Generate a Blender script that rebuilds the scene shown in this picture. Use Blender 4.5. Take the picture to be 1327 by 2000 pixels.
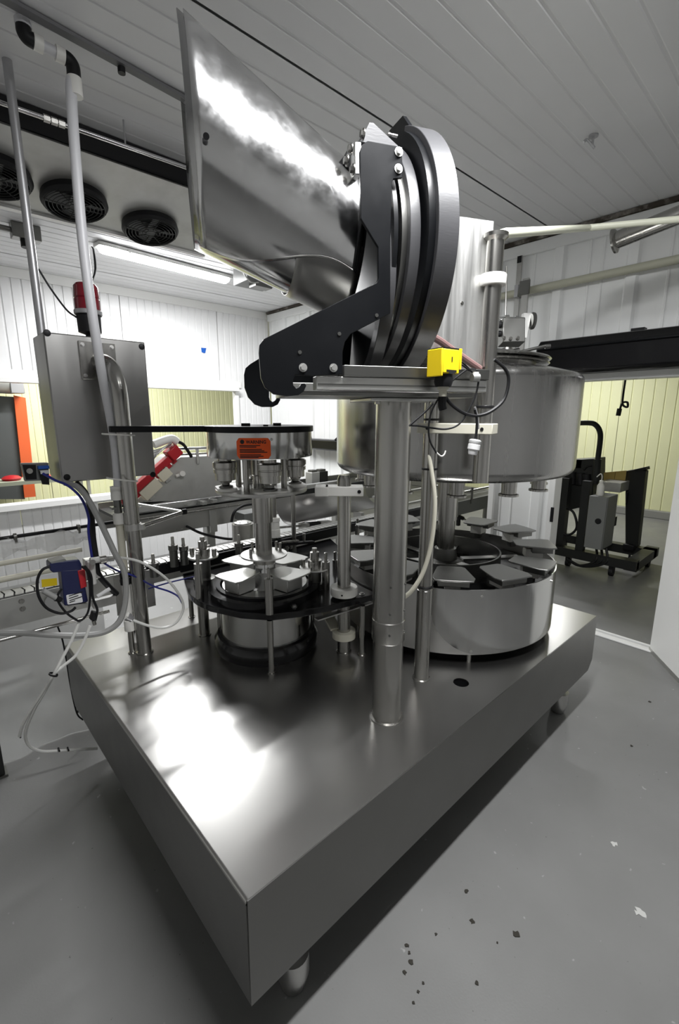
import bpy, bmesh, math, random
from mathutils import Vector as V, Matrix
random.seed(7)
PI = math.pi
scn = bpy.context.scene
COL = scn.collection
for o in list(bpy.data.objects): bpy.data.objects.remove(o)

# ------------------------------------------------------------------ camera, world, light, exposure
FPX, CXP, CYP = 895.0, 663.5, 1000.0            # focal length and centre in pixels of the 1327 x 2000 frame
PITCH, YAW = math.atan(189/895.), math.radians(47.1)
CAM = V((0, 0, 1.70))
F0 = V((math.cos(YAW), math.sin(YAW), 0)); RT = V((math.sin(YAW), -math.cos(YAW), 0))
FW = F0*math.cos(PITCH) - V((0, 0, math.sin(PITCH))); UP = F0*math.sin(PITCH) + V((0, 0, math.cos(PITCH)))
cd = bpy.data.cameras.new('camera'); cam = bpy.data.objects.new('camera', cd); COL.objects.link(cam)
cd.sensor_fit = 'HORIZONTAL'; cd.sensor_width = 36; cd.lens = FPX/1327*36; cd.clip_start = .02
M3 = Matrix((RT, UP, -FW)).transposed(); cam.matrix_world = Matrix.Translation(CAM) @ M3.to_4x4()
scn.camera = cam
w = bpy.data.worlds.new('world'); scn.world = w; w.use_nodes = True
w.node_tree.nodes['Background'].inputs[0].default_value = (.05, .05, .05, 1)
w.node_tree.nodes['Background'].inputs[1].default_value = .2
vs = scn.view_settings
vs.view_transform = 'Standard'; vs.look = 'None'; vs.gamma = 1; vs.use_curve_mapping = False; vs.exposure = 0.34
LED = (.985, .99, 1.0)
LAMP_W = dict(back=68, front=62, store=62, rear=92)   # watts of the ceiling tubes, used where each fixture is built

# ------------------------------------------------------------------ pixel -> place helpers
def ray(u, v): return (FW*FPX + RT*(u-CXP) - UP*(v-CYP)).normalized()
def hit(u, v, n, p0):
    d = ray(u, v); return CAM + d*((p0-CAM).dot(n)/d.dot(n))
def Pz(u, v, z): return hit(u, v, V((0, 0, 1)), V((0, 0, z)))
def Px(u, v, x): return hit(u, v, V((1, 0, 0)), V((x, 0, 0)))
def Py(u, v, y): return hit(u, v, V((0, 1, 0)), V((0, y, 0)))
def Pd(u, v, d): return CAM + (FW*FPX + RT*(u-CXP) - UP*(v-CYP))*(d/FPX)      # at a known depth
def pix(P):
    d = V(P)-CAM; z = d.dot(FW); return (CXP+FPX*d.dot(RT)/z, CYP-FPX*d.dot(UP)/z)
def zat(P, v):
    lo, hi = -1, 5
    for _ in range(50):
        m = (lo+hi)/2
        if pix((P[0], P[1], m))[1] > v: lo = m
        else: hi = m
    return m

# ------------------------------------------------------------------ mesh builder
class MB:
    def __init__(s): s.v = []; s.f = []
    def add(s, vs, fs):
        k = len(s.v); s.v += [tuple(p) for p in vs]; s.f += [tuple(i+k for i in f) for f in fs]; return s
    def box(s, a, b):
        x0, y0, z0 = [min(p, q) for p, q in zip(a, b)]; x1, y1, z1 = [max(p, q) for p, q in zip(a, b)]
        return s.add([(x0,y0,z0),(x1,y0,z0),(x1,y1,z0),(x0,y1,z0),(x0,y0,z1),(x1,y0,z1),(x1,y1,z1),(x0,y1,z1)],
                     [(0,3,2,1),(4,5,6,7),(0,1,5,4),(1,2,6,5),(2,3,7,6),(3,0,4,7)])
    def obox(s, c, ax, ay, az, hx, hy, hz):
        c = V(c); ax = V(ax).normalized()*hx; ay = V(ay).normalized()*hy; az = V(az).normalized()*hz
        P = [c+ax*i+ay*j+az*k for k in (-1, 1) for i, j in ((-1,-1),(1,-1),(1,1),(-1,1))]
        return s.add(P, [(0,3,2,1),(4,5,6,7),(0,1,5,4),(1,2,6,5),(2,3,7,6),(3,0,4,7)])
    def bar(s, p, q, wd, ht, up=(0,0,1)):
        p, q = V(p), V(q); d = q-p; x = d.cross(V(up))
        if x.length < 1e-6: x = d.cross(V((1,0,0)))
        y = x.cross(d)
        return s.obox((p+q)/2, d, x, y, d.length/2, wd/2, ht/2)
    def cyl(s, p, q, r, r2=None, n=24, caps=True):
        return s.lathe(p, V(q)-V(p), [(r, 0), (r if r2 is None else r2, (V(q)-V(p)).length)], n, caps)
    def lathe(s, p, d, prof, n=32, caps=True, a0=0, a1=2*PI):
        p = V(p); d = V(d).normalized(); x = d.orthogonal().normalized()
        if abs(d.z) > .999: x = V((1, 0, 0))
        y = d.cross(x); full = abs(a1-a0-2*PI) < 1e-6; m = n if full else n+1
        vs = []; fs = []
        for r, h in prof:
            for i in range(m):
                t = a0+(a1-a0)*i/n; vs.append(p+d*h+(x*math.cos(t)+y*math.sin(t))*r)
        for j in range(len(prof)-1):
            for i in range(n):
                k = (i+1) % m; fs.append((j*m+i, j*m+k, (j+1)*m+k, (j+1)*m+i))
        if caps and full:
            if prof[0][0] > 1e-6: fs.append(tuple(range(m-1, -1, -1)))
            if prof[-1][0] > 1e-6: fs.append(tuple((len(prof)-1)*m+i for i in range(m)))
        return s.add(vs, fs)
    def tube(s, pts, r, n=10, caps=True):
        pts = [V(p) for p in pts]; vs = []; fs = []; nrm = None
        for i, p in enumerate(pts):
            t = (pts[min(i+1, len(pts)-1)]-pts[max(i-1, 0)]).normalized()
            if nrm is None: nrm = t.orthogonal().normalized()
            nrm = (nrm-t*nrm.dot(t)).normalized(); bn = t.cross(nrm)
            rr = r[i] if isinstance(r, (list, tuple)) else r
            for k in range(n):
                a = 2*PI*k/n; vs.append(p+(nrm*math.cos(a)+bn*math.sin(a))*rr)
        for i in range(len(pts)-1):
            for k in range(n): fs.append((i*n+k, i*n+(k+1) % n, (i+1)*n+(k+1) % n, (i+1)*n+k))
        if caps: fs.append(tuple(range(n-1, -1, -1))); fs.append(tuple((len(pts)-1)*n+k for k in range(n)))
        return s.add(vs, fs)
    def hose(s, pts, r, n=10, sub=8): return s.tube(spline(pts, sub), r, n)
    def prism(s, pts, off):            # polygon in 3D + extrusion vector
        pts = [V(p) for p in pts]; off = V(off); n = len(pts)
        return s.add(pts+[p+off for p in pts], [tuple(range(n-1, -1, -1)), tuple(range(n, 2*n))]+[(i, (i+1) % n, n+(i+1) % n, n+i) for i in range(n)])
    def ring(s, p, d, r0, r1, h, n=40): # flat annulus
        return s.lathe(p, d, [(r0, 0), (r1, 0), (r1, h), (r0, h), (r0, 0)], n, False)
    def arcband(s, c, ex, ey, en, r0, r1, wd, t0, t1, n=32):   # curved bar: radii r0..r1, width along en
        c, ex, ey, en = V(c), V(ex), V(ey), V(en); vs = []; fs = []
        for i in range(n+1):
            t = t0+(t1-t0)*i/n; e = ex*math.cos(t)+ey*math.sin(t)
            vs += [c+e*r0, c+e*r1, c+e*r1+en*wd, c+e*r0+en*wd]
        for i in range(n):
            for k in range(4): fs.append((i*4+k, i*4+(k+1) % 4, i*4+4+(k+1) % 4, i*4+4+k))
        fs += [(3, 2, 1, 0), tuple(n*4+k for k in range(4))]
        return s.add(vs, fs)
    def sph(s, c, r, n=12):
        return s.lathe(V(c)-V((0,0,r)), (0,0,1), [(max(1e-5, r*math.sin(PI*i/n)), r-r*math.cos(PI*i/n)) for i in range(n+1)], n*2, False)
    def bolt(s, c, d, r=.008):         # washer + hex head
        c = V(c); d = V(d).normalized()
        s.cyl(c, c+d*r*.3, r*1.5, n=16); s.cyl(c+d*r*.3, c+d*r*1.1, r, n=6); return s
def spline(pts, sub=8):
    P = [V(p) for p in pts]; P = [P[0]*2-P[1]]+P+[P[-1]*2-P[-2]]; out = []
    for i in range(1, len(P)-2):
        for k in range(sub):
            t = k/sub; a, b, c, d = P[i-1:i+3]
            out.append(.5*((2*b)+(c-a)*t+(2*a-5*b+4*c-d)*t*t+(3*b-a-3*c+d)*t**3))
    return out+[P[-2]]
def rrect(w, h, r, n=5):
    o = []
    for cx, cy, a in ((w/2-r, h/2-r, 0), (-w/2+r, h/2-r, PI/2), (-w/2+r, -h/2+r, PI), (w/2-r, -h/2+r, 1.5*PI)):
        for i in range(n+1): t = a+PI/2*i/n; o.append((cx+r*math.cos(t), cy+r*math.sin(t)))
    return o
def roundpoly(P, rad, n=5):            # round the corners of a 3D polygon
    P = [V(p) for p in P]; out = []; N = len(P)
    for i in range(N):
        r = rad[i] if isinstance(rad, (list, tuple)) else rad
        p, a, b = P[i], P[i-1], P[(i+1) % N]
        if r <= 0: out.append(p); continue
        da, db = (a-p), (b-p); ra = min(r, da.length*.45, db.length*.45); s0 = p+da.normalized()*ra; s1 = p+db.normalized()*ra
        for k in range(n+1):
            t = k/n; out.append(s0*(1-t)**2+p*2*t*(1-t)+s1*t*t)
    return out

def mesh_obj(name, mb, mat, smooth=35, bevel=0):
    me = bpy.data.meshes.new(name); me.from_pydata(mb.v, [], mb.f)
    bm = bmesh.new(); bm.from_mesh(me); bmesh.ops.recalc_face_normals(bm, faces=bm.faces)
    bm.to_mesh(me); bm.free()
    if smooth:
        for p in me.polygons: p.use_smooth = True
        me.set_sharp_from_angle(angle=math.radians(smooth))
    me.materials.append(mat)
    o = bpy.data.objects.new(name, me); COL.objects.link(o)
    if bevel:
        b = o.modifiers.new('bevel', 'BEVEL'); b.width = bevel; b.segments = 2; b.limit_method = 'ANGLE'; b.angle_limit = math.radians(40)
    return o
def wloc(o):
    p = V((0, 0, 0))
    while o is not None: p = p+o.location; o = o.parent
    return p
def part(name, mb, mat, parent, label=None, smooth=35, bevel=0, stuff=False):
    o = mesh_obj(name, mb, mat, smooth, bevel); o.parent = parent; o.location = -wloc(parent)
    if label: o['label'] = label
    if stuff: o['kind'] = 'stuff'
    return o
def tag(o, label, cat, group=None):
    o['label'] = label; o['category'] = cat
    if group: o['group'] = group
    return o
def thing(name, label, cat, loc=(0,0,0), group=None):
    o = bpy.data.objects.new(name, None); COL.objects.link(o); o.location = loc; o.empty_display_size = .05
    return tag(o, label, cat, group)
def solo(name, mb, mat, label, cat, group=None, smooth=35, bevel=0):
    return tag(mesh_obj(name, mb, mat, smooth, bevel), label, cat, group)
def struct(name, mb, mat, smooth=35, bevel=0):
    o = mesh_obj(name, mb, mat, smooth, bevel); o['kind'] = 'structure'; return o
def sroot(name, loc=(0,0,0)):
    o = bpy.data.objects.new(name, None); COL.objects.link(o); o.location = loc; o['kind'] = 'structure'; return o
def place(src, parent, mat4):          # shared-mesh copy
    o = src.copy(); COL.objects.link(o); o.parent = parent; o.matrix_local = mat4; return o

# ------------------------------------------------------------------ materials
def mat(name, col, rough=.5, metal=0, spec=None, noise=None, bump=None, rvar=None, stretch=(1,1,1), alpha=None, emit=None, trans=None, coat=None):
    m = bpy.data.materials.new(name); m.use_nodes = True; nt = m.node_tree; N = nt.nodes; L = nt.links
    b = N['Principled BSDF']; b.inputs['Base Color'].default_value = (*col, 1); b.inputs['Roughness'].default_value = rough; b.inputs['Metallic'].default_value = metal
    if spec is not None: b.inputs['Specular IOR Level'].default_value = spec
    if alpha is not None: b.inputs['Alpha'].default_value = alpha
    if trans is not None: b.inputs['Transmission Weight'].default_value = trans
    if coat is not None: b.inputs['Coat Weight'].default_value = coat; b.inputs['Coat Roughness'].default_value = .1
    if emit: b.inputs['Emission Color'].default_value = (*emit[0], 1); b.inputs['Emission Strength'].default_value = emit[1]
    tc = N.new('ShaderNodeTexCoord'); mp = N.new('ShaderNodeMapping'); mp.inputs['Scale'].default_value = stretch; L.new(tc.outputs['Object'], mp.inputs['Vector'])
    def nz(scale, detail=4, rg=.6):
        t = N.new('ShaderNodeTexNoise'); t.inputs['Scale'].default_value = scale; t.inputs['Detail'].default_value = detail; t.inputs['Roughness'].default_value = rg
        L.new(mp.outputs[0], t.inputs['Vector']); return t.outputs['Fac']
    def ramp(src, lo, hi, a=.3, c=.7):
        r = N.new('ShaderNodeMapRange'); r.inputs['From Min'].default_value = a; r.inputs['From Max'].default_value = c; r.inputs['To Min'].default_value = lo; r.inputs['To Max'].default_value = hi
        L.new(src, r.inputs['Value']); return r.outputs[0]
    if noise:                       # (scale, second colour, lo, hi)
        mx = N.new('ShaderNodeMix'); mx.data_type = 'RGBA'; mx.inputs['A'].default_value = (*col, 1); mx.inputs['B'].default_value = (*noise[1], 1)
        L.new(ramp(nz(noise[0]), 0, 1, noise[2], noise[3]), mx.inputs['Factor']); L.new(mx.outputs['Result'], b.inputs['Base Color'])
    if rvar: L.new(ramp(nz(rvar[0]), rvar[1], rvar[2]), b.inputs['Roughness'])
    if bump:
        bp = N.new('ShaderNodeBump'); bp.inputs['Strength'].default_value = bump[1]; bp.inputs['Distance'].default_value = .002
        L.new(nz(bump[0]), bp.inputs['Height']); L.new(bp.outputs[0], b.inputs['Normal'])
    return m
steel = mat('brushed_stainless', (.43, .422, .40), .25, 1, rvar=(40, .21, .29), stretch=(1, 1, .05))
steel_x = mat('satin_stainless', (.56, .555, .54), .33, 1, rvar=(9, .27, .42), bump=(90, .03))
steel_top = mat('worn_stainless_sheet', (.47, .465, .45), .275, 1)
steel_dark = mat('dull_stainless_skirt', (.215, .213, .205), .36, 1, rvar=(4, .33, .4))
mirror = mat('polished_stainless', (.66, .66, .66), .16, 1, rvar=(16, .1, .26), bump=(5, .10))
drum_m = mat('polished_guard_sheet', (.62, .62, .61), .14, 1, rvar=(20, .1, .2), bump=(16, .35), stretch=(1, 1, .03))
tank_m = mat('brushed_tank_shell', (.39, .386, .375), .24, 1, rvar=(22, .16, .32), bump=(9, .25), stretch=(1, 1, .03))
dark_steel = mat('dark_steel', (.2, .2, .19), .35, 1)
dark_plate = mat('dark_cast_lift_plate', (.3, .3, .29), .4, 1, bump=(30, .12))
plate_m = mat('cast_lift_plate', (.62, .62, .6), .36, 1, bump=(30, .12))
alu = mat('matte_aluminium', (.6, .6, .58), .42, 1, rvar=(12, .35, .5))
black_panel = mat('black_plastic_panel', (.004, .0045, .0055), .34, spec=.22, rvar=(6, .3, .4))
black_edge = mat('black_machined_edge', (.045, .045, .048), .4, bump=(40, .1), stretch=(1, 1, 6))
black_gloss = mat('black_gloss_deck', (.006, .006, .007), .16)
black = mat('black_rubber', (.008, .008, .009), .5, spec=.3)
darkgrey = mat('dark_grey_paint', (.018, .019, .018), .45, spec=.3)
white_pl = mat('white_plastic', (.8, .79, .75), .4)
white_dirty = mat('yellowed_plastic', (.62, .6, .5), .45)
pvc = mat('grey_white_pipe', (.62, .62, .64), .38)
white_panel = mat('white_wall_panel', (.82, .82, .82), .42, noise=(1.6, (.74, .74, .73), .45, .8))
metal_wall = mat('painted_metal_siding', (.86, .87, .86), .42, noise=(1.2, (.78, .78, .76), .45, .8))
yellow_wall = mat('cream_wall_panel', (.76, .765, .47), .5, noise=(1.1, (.7, .7, .43), .4, .8))
ceil_m = mat('grey_ceiling_panel', (.74, .74, .75), .45, noise=(.9, (.68, .68, .68), .4, .8))
trim_m = mat('white_trim', (.82, .82, .8), .4)
galv = mat('galvanised_sheet', (.5, .5, .48), .4, .6, noise=(3, (.36, .35, .33), .45, .75))
cond_m = mat('grey_conduit', (.45, .45, .46), .4, .7)
grey_hose = mat('grey_hose', (.3, .3, .29), .5)
red = mat('red_plastic', (.45, .012, .02), .35)
red_lens = mat('dark_red_lens', (.16, .004, .012), .2, coat=.5)
blue = mat('dark_blue_plastic', (.012, .016, .07), .35)
blue_tube = mat('blue_tubing', (.015, .02, .22), .35)
bright_blue = mat('bright_blue_plastic', (.01, .1, .45), .4)
yellow = mat('yellow_plastic', (.85, .62, .01), .42)
orange = mat('orange_sticker', (.95, .115, .008), .5)
orange_dr = mat('orange_strip_curtain', (.7, .12, .03), .45)
grey_cab = mat('grey_painted_cabinet', (.2, .205, .2), .45)
beige = mat('cream_plastic', (.75, .7, .56), .45)
hose_red = mat('dull_red_hose', (.16, .09, .085), .5)
tube_cl = mat('milky_tubing', (.75, .75, .72), .3, alpha=.85)
sheet_m = mat('clear_plastic_sheet', (.72, .73, .72), .18, alpha=.55, bump=(5, .6))
film_m = mat('crumpled_plastic_film', (.85, .85, .84), .2, alpha=.35, bump=(14, .9))
led_m = mat('led_diffuser', (1, 1, 1), .5, emit=(LED, 17.0))
cab_m = mat('dark_brushed_stainless', (.36, .355, .345), .34, 1, rvar=(6, .28, .42), bump=(60, .02), stretch=(1, 1, .1))
ink = mat('black_print', (.01, .01, .01), .6)
label_w = mat('white_label', (.75, .75, .75), .5)
wood_y = mat('amber_panel', (.5, .36, .1), .5)
# floor: grey epoxy with soft wear
fl = bpy.data.materials.new('grey_epoxy_floor'); fl.use_nodes = True
def floor_nodes(m):
    nt = m.node_tree; N = nt.nodes; L = nt.links; b = N['Principled BSDF']
    tc = N.new('ShaderNodeTexCoord')
    def noise(sc, det, lo, hi, a, c):
        t = N.new('ShaderNodeTexNoise'); t.inputs['Scale'].default_value = sc; t.inputs['Detail'].default_value = det; L.new(tc.outputs['Object'], t.inputs['Vector'])
        r = N.new('ShaderNodeMapRange'); r.inputs['From Min'].default_value = lo; r.inputs['From Max'].default_value = hi; r.inputs['To Min'].default_value = a; r.inputs['To Max'].default_value = c
        L.new(t.outputs['Fac'], r.inputs['Value']); return r.outputs[0]
    def mix(fac, A, B):
        x = N.new('ShaderNodeMix'); x.data_type = 'RGBA'; L.new(fac, x.inputs['Factor'])
        if isinstance(A, tuple): x.inputs['A'].default_value = (*A, 1)
        else: L.new(A, x.inputs['A'])
        x.inputs['B'].default_value = (*B, 1); return x.outputs['Result']
    c = mix(noise(1.3, 5, .35, .7, 0, 1), (.205, .205, .20), (.16, .16, .155))
    c = mix(noise(26, 2, .72, .76, 0, .5), c, (.42, .42, .41))
    c = mix(noise(60, 2, .74, .77, 0, .7), c, (.05, .05, .045))
    L.new(c, b.inputs['Base Color']); L.new(noise(2.2, 4, .3, .7, .36, .58), b.inputs['Roughness'])
    bp = N.new('ShaderNodeBump'); bp.inputs['Strength'].default_value = .12; bp.inputs['Distance'].default_value = .002
    t = N.new('ShaderNodeTexNoise'); t.inputs['Scale'].default_value = 160; L.new(tc.outputs['Object'], t.inputs['Vector']); L.new(t.outputs['Fac'], bp.inputs['Height']); L.new(bp.outputs[0], b.inputs['Normal'])
floor_nodes(fl)

# ------------------------------------------------------------------ room shell
CZ, XW, YW = 3.05, 3.784, 5.5
struct('floor', MB().box((-3, -3, -.1), (9.1, 8.6, 0)), fl)
def ribbed(o, du, dv, n, wd, ht, pitch, gw, dep, thick=.03):
    """panel spanned by du (across the ribs, wd) and dv (along the ribs, ht), grooves cut into the face that looks along n"""
    o, du, dv, n = V(o), V(du), V(dv), V(n); prof = [(0, 0)]; k = pitch
    while k < wd-pitch*.4:
        prof += [(k-gw, 0), (k-gw*.45, -dep), (k+gw*.45, -dep), (k+gw, 0)]; k += pitch
    prof.append((wd, 0)); N = len(prof); mb = MB()
    P = [o+du*a+n*b for a, b in prof]; Q = [p+dv*ht for p in P]; B = [o-n*thick, o+du*wd-n*thick, o+du*wd+dv*ht-n*thick, o+dv*ht-n*thick]
    mb.add(P+Q, [(i, i+1, N+i+1, N+i) for i in range(N-1)])
    mb.add(B, [(0, 3, 2, 1)]); return mb
# ceiling: long panels running along x, recessed joints between them
ce = sroot('ceiling', (0, 0, CZ)); J = 1.68
part('ceiling_slab', MB().box((-3, -3, CZ+.04), (9.1, 8.6, CZ+.1)), ceil_m, ce)
k = -4
while J+k*1.13 < 8.6:
    y0 = max(-3, J+k*1.13+.006); y1 = min(8.6, J+(k+1)*1.13-.006); k += 1
    if y1-y0 < .05: continue
    part('ceiling_panel', ribbed((-3, y0, CZ), (0, 1, 0), (1, 0, 0), (0, 0, -1), y1-y0, 12.1, .113, .010, .0035), ceil_m, ce, smooth=20)
# back wall: ribbed white panels above and below a long service opening
wb = sroot('wall_back', (1, YW, 0))
OX1, SZ, HZ = 3.22, .84, 2.06
xs = [-3.0]; j = .72
while j < XW: xs.append(j) if j > -3 else None; j += 1.15
xs = [-3, -1.58, -.43, .72, 1.87, 3.02, XW]
for a, b in zip(xs, xs[1:]):
    part('wall_panel', ribbed((a+.004, YW, HZ), (1,0,0), (0,0,1), (0,-1,0), b-a-.008, CZ-HZ-.02, .086, .011, .009), white_panel, wb, smooth=20)
    part('wall_panel', ribbed((a+.004, YW, 0), (1,0,0), (0,0,1), (0,-1,0), b-a-.008, SZ, .086, .010, .006), white_panel, wb, smooth=20)
part('wall_panel', ribbed((OX1, YW, SZ), (1,0,0), (0,0,1), (0,-1,0), XW-OX1, HZ-SZ, .086, .010, .006), white_panel, wb, smooth=20)
struct('trim_1', MB().box((-3, YW-.012, CZ-.09), (XW, YW-.001, CZ-.001)).box((-3, YW-.02, HZ-.01), (OX1+.1, YW-.001, HZ+.07)), trim_m, bevel=.003)
struct('trim_2', MB().box((-3, YW-.09, HZ-.055), (OX1+.03, YW+.05, HZ-.01)), trim_m, bevel=.004)
struct('trim_3', MB().box((-3, YW-.1, SZ-.06), (OX1+.02, YW+.06, SZ)), trim_m, bevel=.004)
struct('trim_4', MB().box((OX1, YW-.03, SZ), (OX1+.05, YW+.05, HZ-.055)), trim_m, bevel=.003)
# right wall: painted metal siding over a wide opening, a pillar, a low conveyor opening
wr = sroot('wall_right', (XW, 1, 0)); TOPZ = 1.98; DY0, DY1, PY1, CO = .62, 1.483, 2.046, 3.9
def siding(y0, y1, z0, z1):
    n = max(1, round((y1-y0)/.5)); st = (y1-y0)/n
    for i in range(n):
        a = y0+i*st; mb = MB(); prof = []
        for t, d in ((0,0),(.10,0),(.115,.022),(.175,.022),(.19,0),(.33,0),(.335,.006),(.345,.006),(.35,0),(.42,0),(.425,.006),(.435,.006),(.44,0),(.5,0)):
            prof.append((a+t/.5*st, XW-d))
        N = len(prof); mb.add([(x, y, z0) for y, x in prof]+[(x, y, z1) for y, x in prof], [(q, q+1, N+q+1, N+q) for q in range(N-1)])
        mb.add([(XW+.03, a, z0), (XW+.03, a+st, z0), (XW+.03, a+st, z1), (XW+.03, a, z1)], [(0, 1, 2, 3)])
        part('siding_sheet', mb, metal_wall, wr, smooth=20)
siding(-3, YW-.03, TOPZ, CZ-.1)
siding(DY1, PY1, 0, TOPZ); siding(PY1, CO, 1.28, TOPZ); siding(PY1, CO, 0, .42); siding(CO, YW-.03, 0, TOPZ); siding(-3, DY0, 0, TOPZ)
struct('trim_5', MB().box((XW-.03, -3, CZ-.12), (XW-.001, YW-.03, CZ-.035)), metal_wall, bevel=.003)
struct('trim_6', MB().box((XW-.045, -3, CZ-.03), (XW-.005, YW-.03, CZ-.004)), mat('rust_gap', (.05, .04, .03), .8, noise=(9, (.3, .28, .25), .5, .7)))
struct('trim_7', MB().box((XW-.06, DY0-.02, TOPZ-.03), (XW+.1, PY1, TOPZ+.02)), metal_wall, bevel=.003)
struct('trim_8', MB().box((XW-.05, DY1, 0), (XW+.08, DY1+.045, TOPZ-.03)).box((XW-.04, PY1-.03, 0), (XW+.08, PY1+.02, 1.3)), trim_m, bevel=.003)
struct('trim_9', MB().box((XW-.03, DY0, 0), (XW+.03, DY1, .012)).box((XW+.05, DY0, 0), (XW+.07, DY1, .018)), trim_m, bevel=.003)   # threshold rails
struct('wall_left', MB().box((-3.1, -3, 0), (-3, 8.6, CZ)), white_panel)
struct('wall_front', MB().box((-3, -3.1, 0), (9.1, -3, CZ)), white_panel)
# rooms beyond
wf = sroot('wall_far', (9.1, 2, 0))
y = -3
while y < 8.5:
    part('wall_panel', ribbed((9.1, min(8.6, y+1.13), 0), (0,-1,0), (0,0,1), (-1,0,0), 1.122, CZ, .16, .014, .01), yellow_wall, wf, smooth=20); y += 1.13
wg = sroot('wall_rear', (3, 8.6, 0)); x = -3
while x < 9.0:
    part('wall_panel', ribbed((x, 8.6, 0), (1,0,0), (0,0,1), (0,-1,0), min(1.142, 9.1-x), CZ, .1, .012, .008), yellow_wall, wg, smooth=20); x += 1.15
struct('baseboard_far', MB().box((9.0, -3, 0), (9.099, 8.6, .13)), mat('grey_curb', (.25, .25, .23), .6), bevel=.01)

# ------------------------------------------------------------------ ceiling lamps (each carries its own light)
def tube_lamp(c, ln, power, label, d=(1, 0, 0), group=None):
    c = V(c); d = V(d).normalized(); s = d.cross(V((0, 0, 1)))
    t = thing('ceiling_lamp', label, 'ceiling lamp', c, group)
    part('housing', MB().obox(c+V((0,0,-.018)), d, s, (0,0,1), ln/2+.02, .06, .016), alu, t, bevel=.006)
    mb = MB(); n = 10; vs = []; fs = []
    for i, e in enumerate((-ln/2, -ln/2+.03, ln/2-.03, ln/2)):
        k = .55 if i in (0, 3) else 1
        for j in range(n+1):
            a = PI*j/n; vs.append(c+d*e+s*(math.cos(a)*.055*k)+V((0, 0, -.034-math.sin(a)*.045*k)))
    m = n+1
    for i in range(3):
        for j in range(n): fs.append((i*m+j, i*m+j+1, (i+1)*m+j+1, (i+1)*m+j))
    fs += [tuple(range(m)), tuple(3*m+j for j in range(m))]
    part('diffuser', mb.add(vs, fs), led_m, t)
    for e in (-1, 1): part('clip', MB().obox(c+d*e*ln*.32+V((0,0,-.03)), d, s, (0,0,1), .012, .066, .012), alu, t)
    L = bpy.data.lights.new('tube', 'AREA'); L.shape = 'RECTANGLE'; L.size = ln; L.size_y = .1; L.energy = power; L.color = LED
    lo = bpy.data.objects.new('tube_light', L); COL.objects.link(lo); lo.parent = t; lo.location = (0, 0, -.095)
    lo.rotation_euler = (0, 0, math.atan2(d.y, d.x)); return t
tube_lamp((1.93, 4.30, CZ), 1.22, LAMP_W['back'], 'lit tube lamp on the ceiling behind the evaporator fans', (1, .09, 0))
tube_lamp((1.05, .42, CZ), 1.22, LAMP_W['front'], 'tube lamp on the ceiling over the near corner of the machine base', (1, 0, 0))
tube_lamp((7.4, 3.3, CZ), 1.22, LAMP_W['store'], 'tube lamp on the ceiling of the cream room over the labelling machine', (0, 1, 0))
tube_lamp((2.2, 7.2, CZ), 1.22, LAMP_W['rear'], 'tube lamp on the ceiling of the room behind the service opening', (1, 0, 0))
#NEXT
# ------------------------------------------------------------------ machine base
ZT, ZB = .58, .257
BX0, BX1, BY0, BY1 = .427, 2.737, .782, 2.483
def holed_plate(outer, hole_c, hole_r, z0, z1):
    bm = bmesh.new()
    ov = [bm.verts.new((x, y, z1)) for x, y in outer]; hv = [bm.verts.new((hole_c[0]+hole_r*math.cos(2*PI*i/28), hole_c[1]+hole_r*math.sin(2*PI*i/28), z1)) for i in range(28)]
    es = [bm.edges.new((l[i], l[(i+1) % len(l)])) for l in (ov, hv) for i in range(len(l))]
    bmesh.ops.triangle_fill(bm, edges=es, use_beauty=True)
    r = bmesh.ops.extrude_face_region(bm, geom=list(bm.faces)); bmesh.ops.translate(bm, verts=[g for g in r['geom'] if isinstance(g, bmesh.types.BMVert)], vec=(0, 0, z0-z1))
    mb = MB(); bm.verts.index_update(); mb.add([v.co for v in bm.verts], [[v.index for v in f.verts] for f in bm.faces]); bm.free(); return mb
HOLE = Pz(901, 1333, ZT)
base = thing('machine_base', 'long low stainless steel machine base on bullet feet with a scuffed flat top', 'machine base', ((BX0+BX1)/2, (BY0+BY1)/2, 0))
b = .010
part('top_sheet', holed_plate([(BX0+b, BY0+.004), (BX1-.004, BY0+.004), (BX1-.004, BY1-b), (BX0+b, BY1-b)], (HOLE.x, HOLE.y), .033, ZT-.006, ZT), steel_top, base, smooth=0)
part('hole_shade_cup', MB().lathe((HOLE.x, HOLE.y, ZT-.09), (0,0,1), [(.034, 0), (.034, .088)], 28, False).cyl((HOLE.x, HOLE.y, ZT-.09), (HOLE.x, HOLE.y, ZT-.088), .034), black, base)  # added black cup, its colour stands for the shade inside the hole
part('rolled_edge', MB().lathe((BX0+b, BY0+.004, ZT-b), (0,1,0), [(b, 0), (b, BY1-BY0-.02)], 20).lathe((BX0+b, BY1-b, ZT-b), (1,0,0), [(b, 0), (b, BX1-BX0-.02)], 20), steel_top, base)
c = .05
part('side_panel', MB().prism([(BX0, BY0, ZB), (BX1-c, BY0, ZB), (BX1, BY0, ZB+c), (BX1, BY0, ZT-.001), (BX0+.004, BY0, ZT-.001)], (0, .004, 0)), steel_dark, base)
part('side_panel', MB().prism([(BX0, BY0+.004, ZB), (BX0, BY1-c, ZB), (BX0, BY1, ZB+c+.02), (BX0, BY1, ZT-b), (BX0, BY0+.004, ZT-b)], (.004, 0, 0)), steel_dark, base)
part('side_panel', MB().prism([(BX1-.004, BY0+.004, ZB+c), (BX1-.004, BY1, ZB+c), (BX1-.004, BY1, ZT-.006), (BX1-.004, BY0+.004, ZT-.006)], (.004, 0, 0)), steel_dark, base)
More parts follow.
